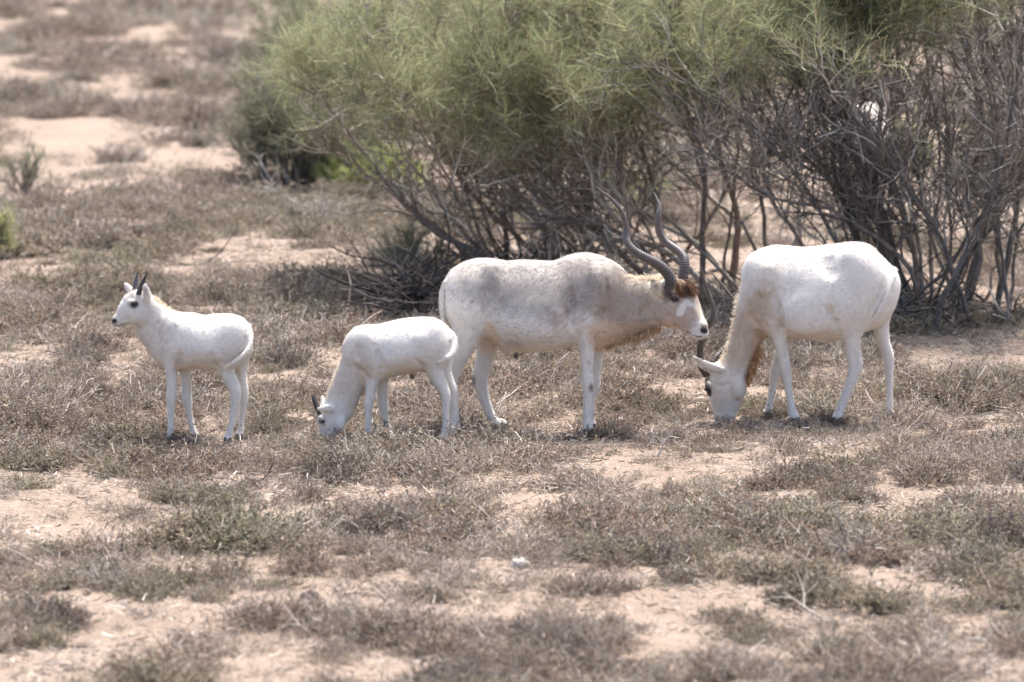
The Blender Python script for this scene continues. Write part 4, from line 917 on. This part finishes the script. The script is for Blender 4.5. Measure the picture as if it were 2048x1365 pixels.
C.f.soften(16)
C.chords([(1415, 738, 1488, 756, .078), (1410, 766, 1492, 772, .085), (1419, 792, 1486, 797, .073), (1424, 815, 1478, 820, .058), (1428, 834, 1469, 838, .047), (1433, 848, 1462, 849, .038)], 0.02)
C.ball(1478, 775, -.07, 16, .03, 22, .03); C.ball(1416, 772, -.075, 6, .02, 10, .012)
C.limb([(1546, 615, 29, .07), (1552, 648, 20, .06), (1559, 680, 14.5, .049), (1565, 705, 12, .043), (1570, 735, 11.3, .041), (1574, 759, 8.8, .031), (1578, 785, 7.2, .025), (1582, 810, 7.2, .025), (1585, 825, 9, .029)], DY, foot=(1589, 10, .034))
C.limb([(1578, 650, 22, .06), (1571, 688, 14, .049), (1560, 715, 11.8, .043), (1552, 739, 11.3, .041), (1547, 762, 8.6, .031), (1543.5, 785, 7, .025), (1539, 809, 6.6, .025), (1537, 824, 8.2, .029)], .10, foot=(1533, 10, .034))
C.limb([(1714, 580, 46, .09), (1709, 615, 40, .083), (1703, 650, 29, .07), (1702, 677, 19.5, .056), (1706, 703, 15.5, .046), (1711, 726, 15.5, .043), (1708, 747, 13, .037), (1700, 770, 10.5, .031), (1690, 794, 9.2, .028), (1682, 815, 9, .027), (1679, 827, 9.5, .03)], DY, foot=(1674, 10.5, .034))
C.limb([(1762, 600, 30, .08), (1761, 643, 18, .056), (1764, 671, 14, .046), (1770, 692, 12, .041), (1777, 714, 11.3, .039), (1778, 736, 8.6, .033), (1779, 767, 6.4, .025), (1779, 797, 6.2, .025), (1779, 820, 7.6, .029)], .10, foot=(1780, 9.5, .034))
C.limb([(1786, 540, 8, .02, -.03), (1784, 555, 7, .018, -.08), (1778, 575, 5.5, .013, -.12), (1768, 600, 5, .012, -.155), (1757, 622, 5, .013, -.165), (1747, 642, 3, .01, -.15)], 0, 0.012)
C.limb([(1446, 741, 6, .02, -.06), (1428, 737, 8.5, .012, -.11), (1410, 731, 9, .009, -.14), (1396, 721, 6.5, .007, -.155), (1387, 714, 2.5, .005, -.16)], 0, 0.008)
C.limb([(1438, 737, 6, .02, .05), (1436, 728, 8, .012, .11), (1440, 716, 7, .009, .15), (1446, 706, 3, .006, .17)], 0, 0.008)
C.ball(1654, 672, 0, 26, .06, 12, .03)
C.crease([(1536, 540), (1544, 588), (1556, 618), (1563, 650), (1562, 676)], 8, .014, .02)
C.crease([(1494, 622), (1503, 640), (1519, 653)], 7, .010, .02); C.crease([(1512, 662), (1524, 676), (1540, 684)], 6, .008, .015)
C.crease([(1648, 616), (1660, 621), (1669, 645), (1681, 674)], 7, .012, .018)
C.crease([(1656, 505), (1657, 530), (1664, 555)], 13, .012, .03); C.crease([(1540, 520), (1534, 560), (1528, 600)], 12, .010, .03, True)
C.crease([(1768, 560), (1762, 585), (1748, 612), (1736, 636)], 6, .012, .015); C.crease([(1703, 690), (1713, 725), (1706, 750)], 5, .005, .012)
C.crease([(1575, 690), (1572, 730)], 4, .004, .01); C.crease([(1430, 770), (1450, 772), (1464, 762)], 5, .006, .012)
C.paint(1600, 500, 70, 16, CREAM, 0.55, -3, 0.8); C.paint(1540, 540, 26, 40, (0.70, 0.64, 0.57), 0.6, 20, 0.8)
C.paint(1496, 665, 38, 95, (0.52, 0.425, 0.335), 0.85, 22, 0.7); C.paint(1505, 735, 11, 46, ORANGE, 0.95, 20, 0.5); C.paint(1517, 690, 16, 22, TAN, 0.7, 30, 0.7)
C.paint(1450, 790, 42, 50, (0.68, 0.63, 0.58), 0.8, 0, 0.5); C.paint(1412, 762, 7, 22, (0.20, 0.15, 0.12), 0.85, -8, 0.6); C.paint(1415, 781, 7, 12, (0.05, 0.04, 0.035), 0.95, -25, 0.4)
C.paint(1447, 845, 30, 12, (0.22, 0.20, 0.19), 0.8, 0, 0.8); C.paint(1484, 815, 8, 30, PEACH, 0.5, 20, 0.8)
C.line([(1392, 716), (1408, 733), (1424, 742)], 2.2, TAN, 0.7, -1)
C.paint(1745, 632, 14, 14, ORANGE, 0.85, 30, 0.7, 1); C.line([(1772, 582), (1760, 606), (1745, 634)], 1.5, (0.46, 0.33, 0.23), 0.6, -1)
C.paint(1662, 622, 7, 14, PEACH, 0.4, -30, 1.2); C.paint(1562, 640, 5, 22, (0.5, 0.42, 0.36), 0.35, -10, 1.2); C.paint(1506, 640, 18, 12, PEACH, 0.5, 30, 0.9)
C.paint(1640, 676, 60, 9, CREAM, 0.5, 0, 0.8)
C.finish((0.735, 0.70, 0.65), [(1690, 560, 30, 50, 14, MUD), (1750, 525, 16, 12, 8, MUD), (1680, 800, 10, 22, 14, MUD), (1620, 660, 50, 10, 8, MUD), (1775, 780, 6, 40, 8, MUD), (1540, 820, 8, 14, 6, MUD)], 9, fur=70000)
C.eye(1414.5, 779, -.085, .016)
HC = (srgb(58, 50, 44), srgb(92, 84, 78))
C.horn([(1414, 752, 7, -.045), (1404, 735, 7.2, -.05), (1400, 715, 6.8, -.06), (1401, 692, 6.6, -.08), (1406, 675, 6.3, -.10), (1417.5, 648, 5.7, -.12), (1426, 629, 5.2, -.12), (1425, 610, 4.7, -.11), (1417.5, 589, 4, -.10), (1409.5, 566, 3.2, -.10), (1403, 539, 2, -.11), (1399.5, 516, .6, -.12)], 24, 0.6, HC)
C.horn([(1416, 752, 7, .045), (1424, 728, 7, .08), (1442, 705, 6.6, .14), (1466, 680, 6, .19), (1482, 650, 5.3, .21), (1476, 614, 4.5, .21), (1458, 588, 3.5, .22), (1437, 562, 2.3, .24), (1416, 537, .6, .26)], 24, 0.6, HC)
C.fringe('mane', [(1490, 566), (1478, 606), (1470, 640), (1462, 672), (1448, 712), (1440, 730)], [(-12, -5), (-15, -3), (-9, 2), (-6, 4), (-8, 6), (-7, 4)], 600, (0.35, 0.9), 0.0035, CRM, 71, 0.02, 2.5)
C.fringe('throat_mane', [(1520, 695), (1509, 725), (1503, 745), (1494, 768)], [(4, 9), (5, 10), (4, 10), (2, 8)], 900, (0.4, 1.0), 0.0045, np.array([srgb(176, 138, 96), srgb(158, 120, 82), srgb(200, 168, 128)]), 72, 0.035, 3.5, -.02, -0.04)

# --- the standing calf, facing left
D = Beast('addax_calf', 'white addax calf standing with raised head and short straight horns', HERD, (415, 882), 0.006)
D.low = E_low = 0.38; D.open(214, 518, 535, 0.24)
D.torso([(493, 668, 702, .04), (488, 651, 712, .08), (479, 637, 726, .12), (465, 628, 735, .145), (432, 628.5, 741, .155), (407, 632, 739, .157), (382, 626, 739, .147), (357, 625, 741, .128), (338, 623, 736, .108), (322, 626, 720, .085)])
D.chords([(352, 627, 326, 722, .098), (336, 613, 299, 703, .074), (321, 602, 283, 677, .06), (306, 591, 273, 654, .052)], 0.025, cap=0.5)
DY = -.068
D.ball(345, 665, -.075, 20, .05, 38, .045, tilt=0.2); D.ball(345, 665, .075, 20, .05, 38, .045, tilt=0.2)
D.ball(465, 674, -.07, 30, .068, 36, .04); D.ball(465, 674, .07, 30, .068, 36, .04)
D.ball(368, 690, -.165, 5, .025, 36, .03, True, -0.1)
D.f.soften(10)
D.chords([(302, 589, 282, 650, .055), (275, 580, 269, 655, .06), (255, 597, 257, 656, .054), (244, 617, 247, 655, .042), (234, 629, 238, 653, .033), (228, 639, 230, 650, .026)], 0.018)
D.ball(281, 635, -.045, 15, .025, 16, .02); D.ball(262, 604, -.052, 7, .014, 5, .01); D.ball(240, 649, 0, 9, .028, 5, .01)
D.limb([(345, 690, 21, .052), (342, 724, 13.5, .044), (343, 745, 11.2, .04), (343.5, 770, 9.2, .034), (342.5, 795, 9.6, .035), (342, 815, 7, .027), (341.7, 840, 5.9, .022), (341.5, 857, 6.2, .023)], DY, 0.025, (341, 8.2, .028))
D.limb([(366, 712, 16, .05), (370, 742, 11.5, .041), (373, 770, 9.2, .034), (374, 797, 10, .035), (377, 818, 7.2, .027), (381, 840, 5.5, .022), (385, 857, 5.8, .023)], .068, 0.025, (389, 8.2, .028))
D.limb([(462, 680, 31, .067), (456, 712, 25, .06), (451, 734, 18, .05), (456, 750, 14.5, .044), (464, 766, 12.6, .04), (471, 783, 12, .037), (471, 799, 10.2, .032), (469, 818, 8.1, .026), (466, 840, 6.7, .023), (461, 859, 6.2, .023)], DY, 0.025, (456, 8.5, .028))
D.limb([(484, 700, 20, .05), (481, 732, 13, .045), (482, 755, 10.5, .039), (486, 774, 9.8, .037), (488, 791, 8.8, .034), (487, 812, 6.2, .026), (483, 838, 5.3, .022), (481.5, 856, 5.4, .023)], .068, 0.025, (479, 8, .028))
D.limb([(496, 652, 5, .015, -.01), (501, 672, 4.5, .012, -.05), (497, 694, 4.5, .011, -.10), (484, 712, 4.5, .011, -.145), (468, 725, 4.5, .012, -.155), (453, 735, 2, .006, -.155)], 0, 0.008)
D.limb([(294, 603, 6, .018, -.04), (294, 591, 8, .010, -.062), (291, 578, 6.5, .007, -.07), (289, 569, 2.5, .005, -.072)], 0, 0.006)
D.limb([(268, 589, 6, .015, .04), (260, 580, 7, .010, .07), (253, 572, 5, .007, .09), (249, 567, 2, .005, .10)], 0, 0.006)
D.ball(291, 585, -.078, 3, .012, 8, .005, True)
D.crease([(350, 640), (338, 660), (330, 690)], 9, .008, .02, True); D.crease([(357, 700), (358, 722), (355, 738)], 6, .010, .015)
D.crease([(304, 612), (299, 640), (291, 662)], 5, .007, .012); D.crease([(318, 632), (312, 658), (304, 684)], 5, .006, .012)
D.crease([(418, 708), (424, 724), (434, 742)], 6, .008, .015); D.crease([(493, 660), (489, 690), (478, 708)], 4, .006, .01)
D.paint(300, 650, 30, 50, (0.66, 0.60, 0.53), 0.7, -25, 0.9); D.paint(400, 725, 80, 22, (0.68, 0.60, 0.51), 0.6, 0, 1.0); D.paint(470, 700, 34, 30, (0.70, 0.645, 0.58), 0.5, 0, 1.0)  # warm shading painted into the neck, belly and haunch
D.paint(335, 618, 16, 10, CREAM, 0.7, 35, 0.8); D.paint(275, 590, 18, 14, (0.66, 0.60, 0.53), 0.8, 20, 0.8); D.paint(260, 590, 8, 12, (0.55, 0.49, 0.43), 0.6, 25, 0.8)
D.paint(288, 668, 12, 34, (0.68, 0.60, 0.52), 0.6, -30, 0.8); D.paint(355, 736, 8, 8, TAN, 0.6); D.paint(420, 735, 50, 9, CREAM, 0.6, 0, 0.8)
D.paint(268, 609.5, 9, 6.5, (0.05, 0.045, 0.04), 0.95, -8, 0.4, -1); D.paint(228.5, 642.5, 6, 5, BLACK, 1, 20, 0.35); D.paint(234, 650, 12, 5, (0.60, 0.57, 0.55), 0.7)
D.line([(231, 651), (239, 651), (249, 648)], 1.0, (0.07, 0.06, 0.055), 0.85); D.paint(291, 584, 3.5, 9, (0.48, 0.42, 0.36), 0.7, 0, 0.6, -1); D.paint(478, 745, 7, 12, CREAM, 0.8)
D.paint(254, 574, 3, 6, (0.6, 0.5, 0.44), 0.6, -40, .6)
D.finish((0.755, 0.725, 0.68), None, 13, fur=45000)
D.eye(268, 609.5, -.052, .0125)
D.horn([(277, 590, 5.2, -.03), (280, 580, 5.2, -.032), (286, 565, 4.2, -.04), (294.6, 546, .8, -.05)], 8, 0.7, (srgb(58, 56, 58), srgb(44, 42, 44)))
D.horn([(268, 588, 4.8, .03), (269.5, 577, 4.8, .032), (272, 561, 3.8, .04), (275, 544.5, .8, .05)], 8, 0.7, (srgb(84, 84, 90), srgb(60, 60, 64)))  # far horn's brighter, bluer lit look is put into its colour
D.fringe('mane', [(306, 595), (322, 608), (338, 620), (352, 628)], [(5, -6), (5, -5), (5, -4), (5, -2)], 350, (0.4, 1.0), 0.003, CRM, 81, 0.012, 1.5)
D.fringe('tail_tuft', [(466, 727), (456, 733)], [(-10, 6), (-8, 5)], 80, (0.5, 1.1), 0.003, CRM[2:], 82, 0.006, 1.5, -.158)

# --- the grazing calf, facing left in front of the bull
E = Beast('addax_calf', 'white addax calf nibbling the scrub with its head down, before the bull', HERD, (815, 884), 0.006)
E.low = 0.38; E.open(615, 925, 620, 0.24)
E.torso([(896, 668, 700, .04), (890, 655, 714, .08), (881, 642, 728, .12), (868, 636, 738, .145), (840, 634.5, 743, .155), (810, 637.5, 748, .16), (780, 643.5, 755, .157), (755, 648.5, 764, .142), (737, 649, 768, .122), (722, 653, 770, .10), (711, 668, 768, .078)])
E.chords([(713, 663, 740, 774, .095), (698, 691, 731, 780, .078), (683, 722, 722, 795, .067), (669, 755, 713, 815, .055), (656, 786, 703, 836, .05), (648, 805, 697, 842, .05)], 0.025, cap=0.5)
DY = -.068
E.ball(738, 700, -.075, 20, .05, 38, .045, tilt=0.2); E.ball(738, 700, .075, 20, .05, 38, .045, tilt=0.2)
E.ball(864, 682, -.07, 30, .068, 38, .04); E.ball(864, 682, .07, 30, .068, 38, .04)
E.ball(760, 715, -.165, 5, .025, 30, .03, True, -0.35); E.ball(841, 684, -.115, 18, .045, 20, .03)
E.f.soften(10)
E.chords([(642, 811, 695, 841, .052), (634, 827, 690, 849, .058), (638, 848, 682, 862, .050), (642, 865, 674, 873, .04), (646, 879, 667, 882, .03)], 0.018)
E.ball(678, 848, -.042, 12, .022, 14, .02); E.ball(640, 838, -.052, 5, .013, 7, .01)
E.limb([(748, 715, 23, .053), (747, 744, 15.5, .046), (744.5, 764, 12.2, .04), (741, 786, 10, .034), (737.5, 808, 9.2, .035), (737, 826, 7, .027), (737, 847, 6.1, .022), (736, 862, 6.4, .023)], DY, 0.025, (734, 8.2, .028))
E.limb([(765, 735, 16, .05), (764.5, 762, 11, .04), (764, 786, 10, .034), (765, 809, 10.2, .035), (768.5, 830, 8, .027), (773.5, 848, 5.9, .022), (777.5, 863, 5.8, .023)], .068, 0.025, (781, 8, .028))
E.limb([(868, 690, 33, .07), (868, 718, 26, .06), (870, 741, 18, .05), (878, 760, 13.5, .043), (886, 776, 11, .039), (891, 790, 9.8, .035), (892, 803, 8.2, .031), (891, 822, 6.6, .025), (891.5, 842, 6.1, .022), (890.5, 861, 6.2, .023)], DY, 0.025, (887, 8.3, .028))
E.limb([(884, 712, 20, .05), (890, 745, 13, .044), (899, 765, 10.5, .039), (906, 780, 9.8, .037), (907.5, 797, 8.2, .031), (908, 819, 6.4, .025), (906, 841, 6.1, .022), (906, 861, 6.2, .023)], .068, 0.025, (908, 8.3, .028))
E.limb([(899, 664, 5, .015, -.01), (908, 676, 4.8, .012, -.03), (909.5, 692, 4.8, .011, -.06), (903, 708, 5, .011, -.10), (891, 717, 5.2, .012, -.125), (876, 726, 2.5, .007, -.135)], 0, 0.008)
E.limb([(668, 818, 5.5, .016, -.04), (657, 817, 8, .010, -.068), (645, 818, 6.5, .007, -.08), (635, 819, 2.2, .005, -.085)], 0, 0.006)
E.limb([(650, 815, 5, .014, .03), (647, 806, 6, .009, .06), (645, 798, 4, .006, .075), (644.5, 793, 2, .005, .08)], 0, 0.006)
E.limb([(822, 745, 7, .02), (824, 752, 4, .01), (823, 757, 2, .006)], 0, 0.012)
E.crease([(748, 690), (757, 712), (763, 734), (759, 752)], 6, .012, .015); E.crease([(704, 728), (716, 738), (730, 748), (733, 760)], 6, .009, .015)
E.crease([(828, 722), (838, 728), (846, 742)], 6, .009, .015); E.crease([(714, 690), (712, 720)], 7, .006, .02)
E.crease([(898, 674), (898, 694), (888, 708)], 4, .006, .01)
E.paint(700, 745, 34, 66, (0.62, 0.55, 0.47), 0.7, 25, 0.9); E.paint(800, 738, 70, 20, (0.68, 0.60, 0.51), 0.6, -8, 1.0); E.paint(868, 705, 30, 30, (0.70, 0.645, 0.58), 0.5, 0, 1.0); E.paint(725, 738, 22, 16, PEACH, 0.4, 30, 0.9); E.paint(712, 795, 12, 30, (0.66, 0.57, 0.48), 0.55, 20, 0.9)  # includes painted-in warm shading on neck, underside and haunch
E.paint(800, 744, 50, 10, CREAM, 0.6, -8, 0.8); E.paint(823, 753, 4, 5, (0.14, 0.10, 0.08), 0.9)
E.paint(644, 843, 8, 6, (0.05, 0.045, 0.04), 0.95, 30, 0.4, -1); E.paint(637, 828, 5, 10, (0.36, 0.29, 0.23), 0.7, -10, 0.8); E.paint(656, 882, 14, 6, (0.40, 0.36, 0.34), 0.7, 0, 0.8); E.paint(658, 850, 24, 22, (0.73, 0.69, 0.65), 0.6)
E.line([(638, 821), (652, 824), (664, 822)], 1.6, CREAM, 0.8, -1); E.paint(901, 682, 3, 7, (0.2, 0.18, 0.17), 0.6)
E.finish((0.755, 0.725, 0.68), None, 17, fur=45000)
E.eye(644.5, 843, -.054, .0125)
E.horn([(640, 828, 4.8, -.028), (635, 819, 4.6, -.03), (629, 805, 3.6, -.035), (623, 790, .8, -.04)], 8, 0.7, (srgb(58, 56, 58), srgb(44, 42, 44)))
E.horn([(642, 827, 4.6, .028), (638, 818, 4.4, .03), (632, 804, 3.4, .035), (627, 789, .8, .04)], 8, 0.7, (srgb(58, 56, 58), srgb(44, 42, 44)))
E.fringe('mane', [(700, 687), (684, 720), (668, 756), (652, 798)], [(-5, -3), (-6, -2), (-6, 1), (-5, 2)], 420, (0.4, 1.0), 0.003, CRM, 91, 0.012, 1.5)
E.fringe('tail_tuft', [(888, 719), (879, 725)], [(-10, 6), (-8, 5)], 80, (0.5, 1.1), 0.003, CRM[2:], 92, 0.006, 1.5, -.13)

# --- the pale animal half seen through the right-hand bush: same kind, turned away
def copy_thing(src, loc, rz, s):
    c = src.copy(); sc.collection.objects.link(c); c.location = loc; c.rotation_euler = (0, 0, rz); c.scale = (s, s, s)
    for ch in src.children:
        d = ch.copy(); sc.collection.objects.link(d); d.parent = c
    return c
q = G(1725, 430); q[2] = gz(q[0], q[1])
H = copy_thing(C.root, q, R(78), 0.88)
H['label'] = 'pale addax almost hidden behind the dark stems of the right-hand bush'
